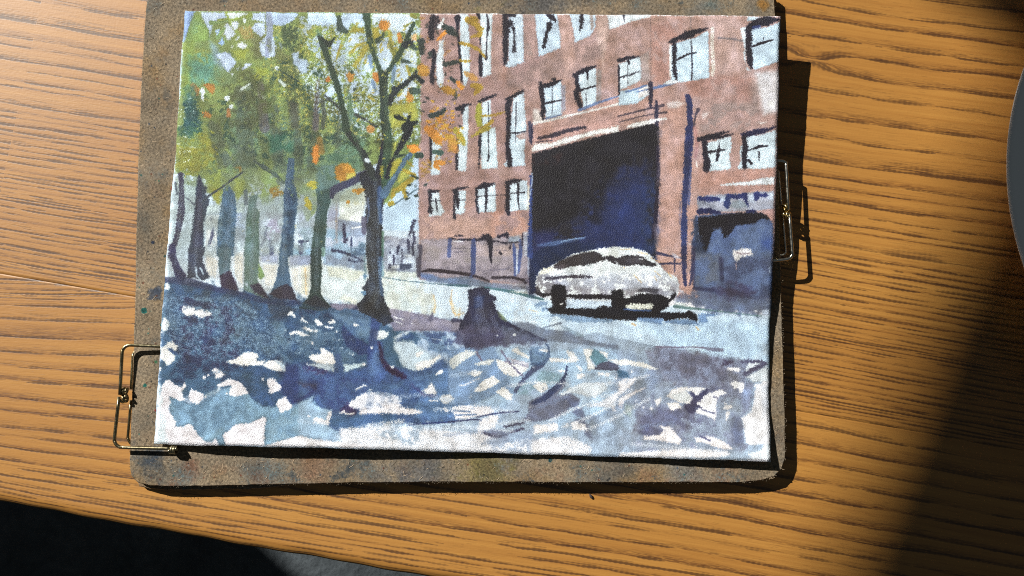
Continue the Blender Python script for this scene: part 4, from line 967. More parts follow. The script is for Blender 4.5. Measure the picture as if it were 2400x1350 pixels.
p 4c6f9c s8 a.55 R5 c1 t-.2 e0 | 400,420 900,450 1200,520 1100,620 700,520 450,560
"""
# ================= helpers: the table plane is z=0, metres; at() turns a sketched point into a place on a plane
def at(px,py,z=0.0):
    a=(px-1200)/FPX; b=-(py-675)/FPX
    d=RIGHT*a+UP*b+FWD; t=(z-CAM.z)/d.z
    return CAM+d*t
def link(o,parent=None):
    C.objects.link(o)
    if parent: o.parent=parent
    return o
def mesh_obj(name,verts,faces,mat=None,parent=None,smooth=False,mats=None,fmat=None):
    me=bpy.data.meshes.new(name); me.from_pydata([tuple(v) for v in verts],[],faces); me.update()
    for m in (mats or ([mat] if mat else [])): me.materials.append(m)
    if fmat is not None: me.polygons.foreach_set('material_index',fmat)
    if smooth: me.polygons.foreach_set('use_smooth',[True]*len(me.polygons))
    return link(bpy.data.objects.new(name,me),parent)
def tag(o,label=None,cat=None,kind=None,group=None):
    if label:o['label']=label
    if cat:o['category']=cat
    if kind:o['kind']=kind
    if group:o['group']=group
    return o
def empty(name,loc=(0,0,0)):
    o=bpy.data.objects.new(name,None); o.location=loc; o.empty_display_size=.01; C.objects.link(o); return o
class NT:
    def __init__(s,name):
        s.m=bpy.data.materials.new(name); s.m.use_nodes=True; s.t=s.m.node_tree; s.b=s.t.nodes['Principled BSDF']
    def n(s,typ,**k):
        n=s.t.nodes.new(typ)
        for a,v in k.items():
            if a.startswith('i_'):
                key=a[2:].replace('_',' '); n.inputs[int(key) if key.isdigit() else key].default_value=v
            else: setattr(n,a,v)
        return n
    def l(s,a,b): s.t.links.new(a,b)
    def math(s,op,a,b=None,clamp=False):
        n=s.n('ShaderNodeMath',operation=op,use_clamp=clamp)
        for i,v in enumerate((a,b)):
            if v is None: continue
            if isinstance(v,(int,float)): n.inputs[i].default_value=v
            else: s.l(v,n.inputs[i])
        return n.outputs[0]
    def mix(s,f,a,b,mode='MIX'):
        n=s.n('ShaderNodeMix',data_type='RGBA',blend_type=mode)
        for i,v in ((0,f),(6,a),(7,b)):
            if isinstance(v,(int,float)): n.inputs[i].default_value=v
            elif isinstance(v,tuple): n.inputs[i].default_value=(*v,1)
            else: s.l(v,n.inputs[i])
        return n.outputs[2]
    def ramp(s,f,stops,interp='LINEAR'):
        n=s.n('ShaderNodeValToRGB'); r=n.color_ramp; r.interpolation=interp
        while len(r.elements)<len(stops): r.elements.new(.5)
        for e,(p,c) in zip(r.elements,stops): e.position=p; e.color=(*c,1) if isinstance(c,tuple) else (c,c,c,1)
        s.l(f,n.inputs[0]); return n.outputs[0]
    def noise(s,vec,scale,detail=2,rough=.5,dist=0.):
        n=s.n('ShaderNodeTexNoise'); n.inputs['Scale'].default_value=scale; n.inputs['Detail'].default_value=detail
        n.inputs['Roughness'].default_value=rough; n.inputs['Distortion'].default_value=dist
        if vec is not None: s.l(vec,n.inputs['Vector'])
        return n.outputs[0]
    def mapv(s,vec,loc=(0,0,0),rot=(0,0,0),scale=(1,1,1)):
        n=s.n('ShaderNodeMapping'); n.inputs[1].default_value=loc; n.inputs[2].default_value=rot; n.inputs[3].default_value=scale
        s.l(vec,n.inputs[0]); return n.outputs[0]
    def bump(s,h,dist,strength=1.0,normal=None):
        n=s.n('ShaderNodeBump'); n.inputs['Strength'].default_value=strength; n.inputs['Distance'].default_value=dist
        s.l(h,n.inputs['Height']); 
        if normal: s.l(normal,n.inputs['Normal'])
        return n.outputs[0]
def to_image(name,arr,color=True):
    h,w=arr.shape[:2]; im=bpy.data.images.new(name,w,h,alpha=False,float_buffer=not color)
    if not color: im.colorspace_settings.name='Non-Color'
    a=np.ones((h,w,4),np.float32); a[...,:3]=arr if arr.ndim==3 else arr[...,None]
    im.pixels.foreach_set(np.ascontiguousarray(a[::-1]).ravel()); im.update(); return im
def interp(pts,v):
    return float(np.interp(v,[p[0] for p in pts],[p[1] for p in pts]))
def sample(a,X,Y):
    h,w=a.shape[:2]; X=np.clip(X,0,w-1.001); Y=np.clip(Y,0,h-1.001); i=X.astype(int); j=Y.astype(int)
    fx=(X-i); fy=(Y-j)
    if a.ndim==3: fx=fx[...,None]; fy=fy[...,None]
    return (a[j,i]*(1-fx)+a[j,i+1]*fx)*(1-fy)+(a[j+1,i]*(1-fx)+a[j+1,i+1]*fx)*fy
rnd=random.Random(11)
# ================= floor and window wall (the wall stands 2.3 m away; unseen, its opening shaped to cast the shade on table and floor)
FLOOR=-0.73
def carpet_mat():
    m=NT('carpet'); tc=m.n('ShaderNodeTexCoord').outputs['Object']
    a=m.noise(tc,90,6,.7); b=m.noise(tc,14,3)
    c=m.mix(m.math('MULTIPLY',a,b),(.022,.027,.031),(.19,.22,.24)); m.l(c,m.b.inputs['Base Color'])
    m.b.inputs['Roughness'].default_value=.95; m.b.inputs['Specular IOR Level'].default_value=.1
    m.l(m.bump(a,.006,1.0),m.b.inputs['Normal']); return m.m
tag(mesh_obj('floor',[(-6,-6,FLOOR),(6,-6,FLOOR),(6,6,FLOOR),(-6,6,FLOOR)],[(0,1,2,3)],carpet_mat()),'dark grey carpeted floor far below the table edge',kind='structure')
az=Vector((SUN.x,SUN.y,0)).normalized(); tdir=Vector((-az.y,az.x,0))
def shade_wall():
    # opening: right jamb, left jamb, sill and a lintel sloped to place its shadow
    R_,L_,B_=-.190,.362,.35; TR,TL=1.5874,1.706; X=3.2; T=2.7
    rects=[[(-X,FLOOR),(R_,FLOOR),(R_,T),(-X,T)],[(L_,FLOOR),(X,FLOOR),(X,T),(L_,T)],
           [(R_,FLOOR),(L_,FLOOR),(L_,B_),(R_,B_)],[(R_,TR),(L_,TL),(L_,T),(R_,T)]]
    V=[];F=[]
    for r in rects:
        b=len(V)
        for d in (2.26,2.3):
            for (t,h) in r: V.append(tdir*t+az*d+Vector((0,0,h)))
        F+=[(b,b+1,b+2,b+3),(b+7,b+6,b+5,b+4)]+[(b+i,b+4+i,b+4+(i+1)%4,b+(i+1)%4) for i in range(4)]
    m=NT('plaster'); m.b.inputs['Base Color'].default_value=(.55,.54,.52,1); m.b.inputs['Roughness'].default_value=.9
    n=m.noise(m.n('ShaderNodeTexCoord').outputs['Object'],60,4); m.l(m.bump(n,.002),m.b.inputs['Normal'])
    tag(mesh_obj('wall',V,F,m.m),'plain plastered wall out of view, its window opening shaped to cast the shade',kind='structure')
shade_wall()

# ================= table
A0=at(0,1180); A1=at(860,1331); EA=(A1-A0).normalized(); EN=Vector((-EA.y,EA.x,0))   # along the front edge, and into the table
A0=A0.copy()
PXM=5625.0
def wood_mat():
    m=NT('oiled_ash_wood'); b=m.b
    uv=m.n('ShaderNodeUVMap',uv_map='grain').outputs[0]       # x metres along, y metres across (already bent with the grain)
    at_=m.n('ShaderNodeAttribute',attribute_name='ring').outputs['Fac']
    vr=m.n('ShaderNodeAttribute',attribute_name='tone').outputs['Fac']
    im=m.n('ShaderNodeTexImage',image=WOODIMG,extension='REPEAT'); m.l(m.mapv(uv,loc=(150/WW,60/WH,0),scale=(PXM/WW,PXM/WH,1)),im.inputs[0])
    sep=m.n('ShaderNodeSeparateColor'); m.l(im.outputs[0],sep.inputs[0]); p,soft,st=sep.outputs
    streak=m.noise(m.mapv(uv,scale=(6,520,1),loc=(1,7,0)),1,5,.65)
    big=m.noise(m.mapv(uv,scale=(3,22,1),loc=(2,2,0)),1,2,.5)
    base=m.mix(m.ramp(streak,[(.3,0.0),(.7,1.0)]),WOODC[0],WOODC[1])
    base=m.mix(m.math('MULTIPLY',m.ramp(big,[(.35,0.0),(.7,1.0)]),.45),base,WOODC[2])
    base=m.mix(m.math('MULTIPLY',soft,.74),base,WOODC[3])
    base=m.mix(vr,base,WOODC[3])
    col=m.mix(m.math('MULTIPLY',p,.76),base,WOODC[4])
    m.l(col,b.inputs['Base Color'])
    fig=m.noise(m.mapv(uv,scale=(1100,520,1),rot=(0,0,.6)),1,2,.5)
    h=m.math('SUBTRACT',m.math('MULTIPLY',fig,.34),m.math('MULTIPLY',p,.55))
    h=m.math('ADD',h,m.math('MULTIPLY',st,.30))
    m.l(m.bump(h,.000055,1.0),b.inputs['Normal'])
    b.inputs['Roughness'].default_value=.50
    b.inputs['Specular IOR Level'].default_value=.65
    b.inputs['Coat Weight'].default_value=.0
    return m.m
WOODC=[(.455,.222,.045),(.335,.146,.026),(.245,.094,.015),(.085,.025,.005),(.030,.009,.003)]
def loc2(s_px,t_px): return A0+EA*(t_px/PXM)+EN*(s_px/PXM)
# densities of year rings across the boards, in rings per sheet unit, s = distance from the front edge
_ss=np.arange(-60,1900,1.0)
_den=np.interp(_ss,[-60,60,90,300,500,519,520,560,640,740,760,860,930,1000,1150,1300,1900],
                   [1/22,1/26,1/40,1/48,1/52,1/52,1/14,1/13,1/15,1/14,1/20,1/24,1/36,1/46,1/60,1/52,1/40])
_j=np.random.default_rng(8).normal(size=600); _den=_den*np.exp(.42*np.interp(np.cumsum(_den),np.arange(0,300,.5),_j)); _den=_den*1.28; _phi=np.cumsum(_den)
WW,WH=2900,1760
def wood_image():
    M=np.zeros((WH,WW),np.float32); r=np.random.default_rng(21)
    D=fnoise(WH//4,WW//4,10,60,61,ani=7.)*1.0
    nr=int(_phi[-1])
    sk=np.interp(np.arange(1,nr+1),_phi,_ss)
    for k,s0 in enumerate(sk):
        if s0>1690: break
        sp=sk[min(k+1,nr-1)]-s0 if k<nr-1 else 30
        if sp<2: continue
        dense=sp<24; A=r.uniform(.45,1.0)
        wb=sp*(.42 if dense else r.uniform(.18,.42))
        nd=int((WW/ (26 if dense else 20))*(1 if dense else wb/6)*A**.5*3.9)
        env=np.clip(.45+.6*np.interp(np.arange(0,WW,1),np.arange(0,WW+61,61),r.normal(size=WW//61+2)),.05,1)
        for _ in range(nd):
            t=r.uniform(-20,WW-5); L=r.lognormal(3.95 if dense else 3.75,.6); L=min(L,190)
            if r.random()>env[int(np.clip(t+L/2,0,WW-1))]: continue
            off=r.exponential(wb*.42); 
            if off>sp*.8: continue
            th=(r.uniform(.55,1.7) if dense else r.uniform(.45,1.5))*(1.25 if off<wb*.4 else .8)
            dk=(.45+.6*A)*r.uniform(.55,1.0)*math.exp(-off/(wb*1.8))
            t0=int(max(0,t)); t1=int(min(WW-1,t+L)); 
            if t1-t0<3: continue
            x=np.arange(t0,t1); y=s0+off+D[min(WH//4-1,int((s0+60)/4)),np.minimum(x//4,WW//4-1)]*(.8 if dense else 1.3)+60
            prof=np.sqrt(np.clip(1-((x-(t+L/2))/(L/2))**2,0,1))*th*(1+.3*np.sin(x*.5+s0))
            yi=np.floor(y).astype(int)
            for dy in range(-2,4):
                yy=yi+dy; v=np.clip(prof-np.abs(yy-y)+.6,0,1)*dk
                ok=(yy>=0)&(yy<WH)&(v>0); a=yy[ok]; b=x[ok]; M[a,b]=1-(1-M[a,b])*(1-v[ok])
    # loose pores between the rings
    nb=9000; X0=r.uniform(0,WW-60,nb); Y0=r.uniform(1,WH-3,nb); LB=r.lognormal(2.9,.5,nb).clip(6,58).astype(int); K=r.uniform(.12,.5,nb)
    for x0,y0,lb,kk in zip(X0.astype(int),Y0.astype(int),LB,K):
        v=np.sqrt(np.clip(1-np.linspace(-1,1,lb)**2,0,1))*kk; M[y0,x0:x0+lb]=1-(1-M[y0,x0:x0+lb])*(1-v)
    f1=fnoise(WH,WW,.8,9,62,ani=22.); f2=fnoise(WH,WW,.6,4,63,ani=9.)
    ph=np.interp(np.arange(WH)-60.,_ss,_phi)[:,None]+np.kron(D,np.ones((4,4),np.float32))[:WH,:WW]*-.06
    fr=ph-np.floor(ph); rid=np.floor(ph).astype(int)%97; amp=np.random.default_rng(5).uniform(.1,1.3,97)[rid]; f3=fnoise(WH,WW,1.5,30,64,ani=30.); soft=np.clip(np.where(fr<.08,fr/.08,1-(fr-.08)/.50),0,1)**1.3*amp*(.78+.30*f1+.22*f3)+.10*np.clip(f3-.6,0,1)
    M=np.clip(M+np.clip(f2-1.5,0,1)*.35*(.25+soft),0,1)
    return np.stack([M,np.clip(soft,0,1),np.clip(.5+.2*f1,0,1)],-1).astype(np.float32)
WOODIMG=to_image('wood_pores',wood_image()[::-1],False)
WOOD=wood_mat()
def ringf(s,t,board):
    s=s.copy()
    if board==0:
        s=s-0.20*np.minimum(t-330,0)*np.clip(s/520,0,1)*-1.0*-1.0
        s=s+6*np.sin(t/360.+.7)+1*np.sin(t/150.+s/90)
    else:
        d=t-1850
        s=s-.03*np.maximum(d,0)*np.clip((s-900)/250,0,1)+6*np.sin(t/420.+s/260)+1*np.sin(t/190.+s/90)
        # small eye in the figure near the board's corner
        k=np.exp(-(((t-1690)/60)**2+((s-1352)/24)**2)); s=s+k*22*np.sign(s-1352)
    return np.interp(s,_ss,_phi)
table=empty('table',loc2(600,1200)); tag(table,'warm brown ash table top with dark grain lines and a rounded front edge','table')
def plank(s0,s1,t0,t1,ds,dt,board,front=False,tone=0.0,seed=0):
    th=.024; T=np.arange(t0,t1+dt,dt,dtype=float); prof=[]
    if front:
        R=26.   # rounded front, radius in sheet units
        for a in np.linspace(-math.pi/2,0,5)[1:]: pass
        for k in range(7):
            a=math.pi*(1-k/6)/2*1.0   # from the vertical side to the top
            prof.append((s0+R*(1-math.sin(math.pi/2-a)) if False else s0+R*(1-math.cos(math.pi/2-a)) if False else s0+R*(1-math.sin(a)), -R*(1-math.cos(a))/PXM))
        prof=[(s0,-th)]+prof[::1]
        prof=[(s0+2,-th)]+[(s0+R*(1-math.cos(b)), -R*.8*(1-math.sin(b))/PXM) for b in np.linspace(0,math.pi/2,8)]
        ss=np.arange(s0+R+ds,s1,ds)
    else:
        prof=[(s0,-th),(s0,-.00002),(s0+.1,0)]; ss=np.arange(s0+ds,s1,ds)
    prof+=[(x,0.0) for x in ss]+[(s1-.1,0),(s1,-.00002),(s1,-th)]
    sa=np.array([p[0] for p in prof]); za=np.array([p[1] for p in prof]); n=len(prof); m=len(T)
    TT,SS=np.meshgrid(T,sa,indexing='ij')
    wav=np.zeros_like(TT)
    X=A0.x+EA.x*TT/PXM+EN.x*SS/PXM; Y=A0.y+EA.y*TT/PXM+EN.y*SS/PXM; Z=np.broadcast_to(za,TT.shape)
    if front:    # the front edge is very slightly worn and bowed
        w_=(1.2*np.sin(TT/53.)+.8*np.sin(TT/19.+1))*(SS<s0+R*.7); Y=Y+EN.y*w_/PXM; 
        bow=np.clip(1-(SS-s0)/500,0,1)*(0.0000085*(TT-500)**2-1.5); X=X-EN.x*-bow/PXM; Y=Y+EN.y*bow/PXM
    V=np.stack([X,Y,Z],-1).reshape(-1,3)
    F=[]
    idx=np.arange(m*n).reshape(m,n)
    q=np.stack([idx[:-1,:-1],idx[1:,:-1],idx[1:,1:],idx[:-1,1:]],-1).reshape(-1,4)
    F=q.tolist(); F.append(tuple(idx[0,:].tolist())); F.append(tuple(idx[-1,::-1].tolist()))
    o=mesh_obj('plank',V-np.array(table.location),F,WOOD,table,smooth=False)
    me=o.data
    Sg=np.where(SS<s0,s0,SS); G=ringf(Sg+ (za*PXM)[None,:]*.8*(1 if front else 0),TT,board)+seed*3.37
    a=me.attributes.new('ring','FLOAT','POINT'); a.data.foreach_set('value',G.ravel().astype(np.float32))
    a=me.attributes.new('tone','FLOAT','POINT'); tn=np.full(G.size,tone,np.float32)
    a.data.foreach_set('value',tn)
    # grain coordinates bend with the rings
    dens=np.interp(Sg,_ss,_den); 
    uvx=(TT/PXM+seed*1.7).ravel(); uvy=(np.interp(G-seed*3.37,_phi,_ss)/PXM+(za[None,:])*1.0+seed*.31).ravel()
    uvl=me.uv_layers.new(name='grain'); li=np.empty(len(me.loops),np.int32); me.loops.foreach_get('vertex_index',li)
    uvl.data.foreach_set('uv',np.stack([uvx[li],uvy[li]],-1).ravel().astype(np.float32))
    sm=[abs(p.normal.z)<.999 and p.loop_total==4 for p in me.polygons] if front else [False]*len(me.polygons)
    me.polygons.foreach_set('use_smooth',[True]*len(q)+[False,False])
    return o
plank(0,519.95,-500,3300,7,16,0,front=True)
plank(520.05,1640,-500,3300,7,16,1,seed=0)
plank(1641,2300,-500,3300,60,60,1,seed=2,tone=.2)
plank(2301,3100,-500,3300,60,60,1,seed=3,tone=.1)
for (s_,t_) in ((150,-300),(150,3100),(2950,-300),(2950,3100)):
    c=loc2(s_,t_)-table.location; r0,r1=.018,.03; V=[];F=[]
    for z,r in ((FLOOR+.001,r0),(-.0245,r1)):
        for k in range(12): V.append((c.x+r*math.cos(k*math.pi/6),c.y+r*math.sin(k*math.pi/6),z))
    F=[(k,(k+1)%12,12+(k+1)%12,12+k) for k in range(12)]+[tuple(range(11,-1,-1)),tuple(range(12,24))]
    o=mesh_obj('leg',V,F,WOOD,table,smooth=False)
    a=o.data.attributes.new('ring','FLOAT','POINT'); a.data.foreach_set('value',[v[0]*60 for v in V])
    o.data.attributes.new('tone','FLOAT','POINT')
    u=o.data.uv_layers.new(name='grain'); u.data.foreach_set('uv',[x for l in o.data.loops for x in (V[l.vertex_index][2],V[l.vertex_index][0])])
# ================= hardboard sheet, two plies
TB=.0058     # top of the board above the table
OUT=[(360,-24),(349,-12),(344,4),(341,22),(337,70),(330,200),(325,320),(320,480),(315,740),(310,880),(306,1000),(303,1060),(303,1096),(307,1116),(320,1130),(345,1137),(380,1140),(450,1140),(600,1137),(800,1133),(1000,1131),(1200,1131),(1400,1132),(1600,1131),(1730,1131),(1785,1127),(1816,1117),(1833,1100),(1841,1076),(1841,960),(1838,900),(1834,744),(1830,600),(1826,400),(1822,200),(1818,36),(1815,-24)]
def outline(P,z,step,amp,seed,off=(0,0)):
    r=random.Random(seed); out=[]; ph=[r.uniform(0,6) for _ in range(6)]
    n=len(P); L=0
    for i in range(n):
        a=Vector(P[i]); b=Vector(P[(i+1)%n]); d=(b-a).length; k=max(1,int(d/step))
        nn=Vector((-(b-a).y,(b-a).x)).normalized()
        for j in range(k):
            q=a.lerp(b,j/k); L+=d/k
            w_=amp*(math.sin(L/31+ph[0])*.5+math.sin(L/12.3+ph[1])*.35+r.uniform(-1,1)*.55)
            q=q+nn*w_; out.append(at(q.x+off[0],q.y+off[1],z))
    return out
def slab(name,P,z0,z1,mat,parent,step=7,amp=.9,seed=1,bev=1.6,uv=None):
    top=outline(P,z1,step,amp,seed); c=sum(top,Vector((0,0,0)))/len(top); n=len(top); V=[]
    rings=[(0,z0),(.0,z1-.0006),(.00045,z1)]
    for ins,z in rings:
        for v in top:
            d=(Vector((c.x-v.x,c.y-v.y,0))).normalized(); V.append(Vector((v.x,v.y,z))+d*ins)
    F=[]
    for r_ in range(2):
        for i in range(n): F.append((r_*n+i,r_*n+(i+1)%n,(r_+1)*n+(i+1)%n,(r_+1)*n+i))
    F.append(tuple(range(2*n,3*n))); F.append(tuple(range(n-1,-1,-1)))
    o=mesh_obj(name,V,F,mat,parent)
    # orient normals
    bm=bmesh.new(); bm.from_mesh(o.data); bmesh.ops.recalc_face_normals(bm,faces=bm.faces); bm.to_mesh(o.data); bm.free()
    return o
BX0,BY0=at(290,1160,TB).x,at(290,1160,TB).y; BX1,BY1=at(1860,-40,TB).x,at(1860,-40,TB).y
def add_flat_uv(o,x0,y0,x1,y1,org=Vector((0,0,0))):
    me=o.data; u=me.uv_layers.new(name='sheet'); me_l=np.empty(len(me.loops),np.int32); me.loops.foreach_get('vertex_index',me_l)
    co=np.empty(len(me.vertices)*3,np.float32); me.vertices.foreach_get('co',co); co=co.reshape(-1,3)
    uv=np.stack([(co[:,0]+org.x-x0)/(x1-x0),(co[:,1]+org.y-y0)/(y1-y0)],-1)[me_l]; u.data.foreach_set('uv',uv.ravel().astype(np.float32))
def board_image():
    W,H=1500,1148
    b=fract(H,W,2,400,1.3,51); b2=fract(H,W,2,200,1.4,52); b3=fract(H,W,2.0,14,1.0,53); hue=fract(H,W,4,260,1.6,54); hue2=fract(H,W,4,180,1.5,55)
    base=np.array([BOARDC[0]],np.float32)
    im=np.ones((H,W,3),np.float32)*np.array(BOARDC[0],np.float32)
    def blend(col,m): 
        nonlocal im
        m=np.clip(m,0,1)[...,None]; im=im*(1-m)+np.array(col,np.float32)*m
    yy,xx=np.mgrid[0:H,0:W]; px=290+xx/W*1570; py=-40+yy/H*1200
    low=np.clip((py-1060)/60,0,1); top=np.clip((40-py)/50,0,1); left=np.clip((420-px)/60,0,1)
    blend((.38,.38,.38),(hue-.1)*.28*(.35+.6*low+.6*top))
    blend((.58,.47,.33),(-hue-.4)*.35)
    blend((.54,.40,.31),(hue2-.6)*.3*(.3+.8*low))
    blend((.44,.43,.20),(-hue2-1.0)*.7*(low+top)*np.exp(-((px-1120)/120)**2))
    blend((.27,.31,.34),(b2-1.3)*.45*(.3+low+top))
    def blot(x,y,r,col,a,k=.8):
        d=np.hypot(px-x,py-y)/r+b2*.35; blend(col,a*np.clip((1.3-d)*k,0,1))
    blot(345,1086,34,(.20,.25,.31),.8); blot(352,700,12,(.24,.27,.33),.8,2); blot(356,690,9,(.24,.27,.33),.7,2)
    blot(1788,16,11,(.66,.42,.12),.6); blot(600,1100,30,(.28,.26,.27),.5); blot(1250,12,70,(.25,.27,.31),.6); blot(1640,12,50,(.33,.36,.38),.5)
    blot(1660,10,20,(.30,.40,.42),.4); blot(850,1095,60,(.34,.33,.32),.4); blot(960,1105,60,(.30,.33,.38),.55); blot(1120,1100,60,(.46,.42,.20),.5)
    blot(1420,1110,40,(.26,.28,.30),.5); blot(1560,1105,50,(.34,.38,.42),.4); blot(440,1095,20,(.50,.30,.22),.5); blot(720,1090,60,(.48,.33,.26),.4)
    for (x,y,r,c) in [(374,681,5,(.1,.42,.40)),(324,739,4,(.05,.36,.34)),(366,772,4,(.1,.4,.38)),(355,857,6,(.2,.42,.28)),(389,543,5,(.1,.3,.35)),(340,580,3,(.15,.2,.3)),(331,911,3,(.1,.4,.36)),(392,441,4,(.55,.2,.14)),(398,468,4,(.05,.35,.35)),(350,435,3,(.2,.4,.32)),(385,454,5,(.5,.25,.18)),(398,313,4,(.1,.36,.36)),(405,305,4,(.1,.3,.34)),(337,640,2,(.1,.12,.14)),(369,612,2,(.15,.3,.3)),(358,968,3,(.5,.2,.2)),(1272,1081,4,(.05,.3,.35)),(1840,300,3,(.2,.2,.2))]:
        blot(x,y,r,c,.9,3)
    r=np.random.default_rng(9)
    for _ in range(160):
        if r.random()<.6: x,y=r.uniform(305,430),r.uniform(0,1130)
        else: x,y=r.uniform(300,1840),(r.uniform(1060,1130) if r.random()<.7 else r.uniform(-20,36))
        blot_r=r.uniform(.8,2.6); c=[(.08,.33,.33),(.1,.11,.13),(.42,.2,.13),(.12,.2,.32)][r.integers(4)]
        x0=int((x-290)/1570*W); y0=int((y+40)/1200*H); k=8
        sl=(slice(max(0,y0-k),y0+k),slice(max(0,x0-k),x0+k))
        d=np.hypot(px[sl]-x,py[sl]-y)/blot_r; m=np.clip(1.4-d,0,1)[...,None]*.75; im[sl]=im[sl]*(1-m)+np.array(c,np.float32)*m
    # fibres
    fib=np.zeros((H,W),np.float32)
    for _ in range(15000):
        x,y=r.uniform(0,W-1),r.uniform(0,H-1); a=r.uniform(0,6.28); cv=r.normal()*.12; s_=r.choice([-1,1],p=[.45,.55])*r.uniform(.3,1)
        n=int(r.uniform(5,20)); t=np.arange(n); aa=a+cv*t; X=np.clip(x+np.cumsum(np.cos(aa)),0,W-1).astype(int); Y=np.clip(y+np.cumsum(np.sin(aa)),0,H-1).astype(int)
        fib[Y,X]+=s_
    im=im*1.0; blend((.27,.26,.25),(b2*.6+b3*.7-1.15)*.7*(.35+.5*low+.5*top)); blend((.36,.40,.40),(hue*.6+b3*.6+b2*.3-1.2)*.7*(.25+low+top)); im*=(1+.12*b3+.20*np.clip(fib,-1.5,1.6)+.05*b)[...,None]
    h=.5+.07*b3+.16*np.clip(fib,-1,1.5)
    return np.clip(im,0,1),h.astype(np.float32)
BOARDC=[(.57,.50,.41)]
def srgb_dec(n,fac): return n
_bi,_bh=board_image()
def board_mat():
    m=NT('worn_hardboard'); uv=m.n('ShaderNodeUVMap',uv_map='sheet').outputs[0]
    t=m.n('ShaderNodeTexImage',image=to_image('hardboard_colour',_bi)); m.l(uv,t.inputs[0])
    g=m.n('ShaderNodeTexImage',image=to_image('hardboard_fibre',_bh,False)); m.l(uv,g.inputs[0])
    m.l(m.mix(1.0,t.outputs[0],BGAIN,'MULTIPLY'),m.b.inputs['Base Color']); m.b.inputs['Roughness'].default_value=.85; m.b.inputs['Specular IOR Level'].default_value=.25
    m.l(m.bump(g.outputs[0],.00026,1.0),m.b.inputs['Normal']); return m.m
BGAIN=(.64,.665,.68)
BM=board_mat()
board=empty('drawing_board',at(1070,560,0)); tag(board,'brown hardboard drawing board with worn paint-stained edges under the watercolour','drawing board')
def reparent(o,p):
    o.data.transform(Matrix.Translation(-p.location)); o.parent=p
b1=slab('board_sheet',OUT,.0031,TB,BM,None,amp=.8,seed=1); add_flat_uv(b1,BX0,BY0,BX1,BY1); reparent(b1,board)
OUT2=[(x+(5 if x<900 else -6 if x>1500 else 0),y+(9 if (y>1120 and x<620) else -9 if y>1000 else 6 if y<0 else 0)) for x,y in OUT]
b2=slab('lower_ply',OUT2,.0001,.0028,BM,None,amp=1.1,seed=2); add_flat_uv(b2,BX0,BY0,BX1,BY1); reparent(b2,board)
def ribbon(V,F,p,ang,L,curl,wd,lift,z):
    n=5; base=len(V); x,y=p
    pts=[]
    a=ang
    for i in range(n+1):
        u=i/n; pts.append((x,y,z+lift*math.sin(u*math.pi)*1.0+lift*.3*u,a)); x+=math.cos(a)*L/n; y+=math.sin(a)*L/n; a+=curl/n
    for (x,y,zz,a) in pts:
        for k in range(3):
            th=k*2.094; V.append((x-math.sin(a)*wd*math.cos(th),y+math.cos(a)*wd*math.cos(th),zz+wd*math.sin(th)))
    for i in range(n):
        for k in range(3):
            F.append((base+i*3+k,base+i*3+(k+1)%3,base+i*3+3+(k+1)%3,base+i*3+3+k))
def fibres():
    V=[];F=[]; ot=outline(OUT,TB,3.2,.8,77); c=at(1070,560,TB)
    for p in ot:
        for _ in range(3):
            q=p+Vector((rnd.gauss(0,.0003),rnd.gauss(0,.0003),0)); d=(q-c); 
            # outward direction of the nearest side
            e=[(abs(q.x-ot[0].x),0)]
            side=Vector((0,-1,0)) if q.y<at(0,1120,TB).y else (Vector((-1,0,0)) if q.x<0 else Vector((1,0,0)))
            ang=math.atan2(side.y,side.x)+rnd.gauss(0,.8); L=rnd.uniform(.0003,.0009)*(1.6 if rnd.random()<.03 else 1)
            ribbon(V,F,(q.x-side.x*.0004,q.y-side.y*.0004),ang,L,rnd.gauss(0,2),.00005,rnd.uniform(0,.0003),TB-rnd.uniform(.0001,.0022))
    o=mesh_obj('edge_fibres',V,F,FM,None); o['kind']='stuff'; reparent(o,board)
    V=[];F=[]
    for _ in range(420):
        if rnd.random()<.45: x,y=rnd.uniform(340,430),rnd.uniform(0,1130)
        elif rnd.random()<.8: x,y=rnd.uniform(320,1835),rnd.uniform(1060,1126)
        else: x,y=rnd.uniform(1800,1826),rnd.uniform(740,1090)
        p=at(x,y,TB); ribbon(V,F,(p.x,p.y),rnd.uniform(0,6.28),rnd.uniform(.0008,.0026),rnd.gauss(0,1.5),.00005,.00012,TB+.00004)
    o=mesh_obj('surface_fibres',V,F,FM2,None); o['kind']='stuff'; reparent(o,board)
def plain(name,col,rough=.8,met=0,scale=400,var=.25,bumpd=.00005):
    m=NT(name); tc=m.n('ShaderNodeTexCoord').outputs['Object']; n=m.noise(tc,scale,4,.6)
    m.l(m.mix(m.ramp(n,[(.3,0.0),(.7,1.0)]),tuple(c*(1-var) for c in col),tuple(min(1,c*(1+var)) for c in col)),m.b.inputs['Base Color'])
    m.b.inputs['Roughness'].default_value=rough; m.b.inputs['Metallic'].default_value=met
    if bumpd: m.l(m.bump(n,bumpd),m.b.inputs['Normal'])
    return m
FM=plain('frayed_fibre',(.20,.16,.11)).m; FM2=plain('pale_fibre',(.50,.38,.25)).m
fibres()
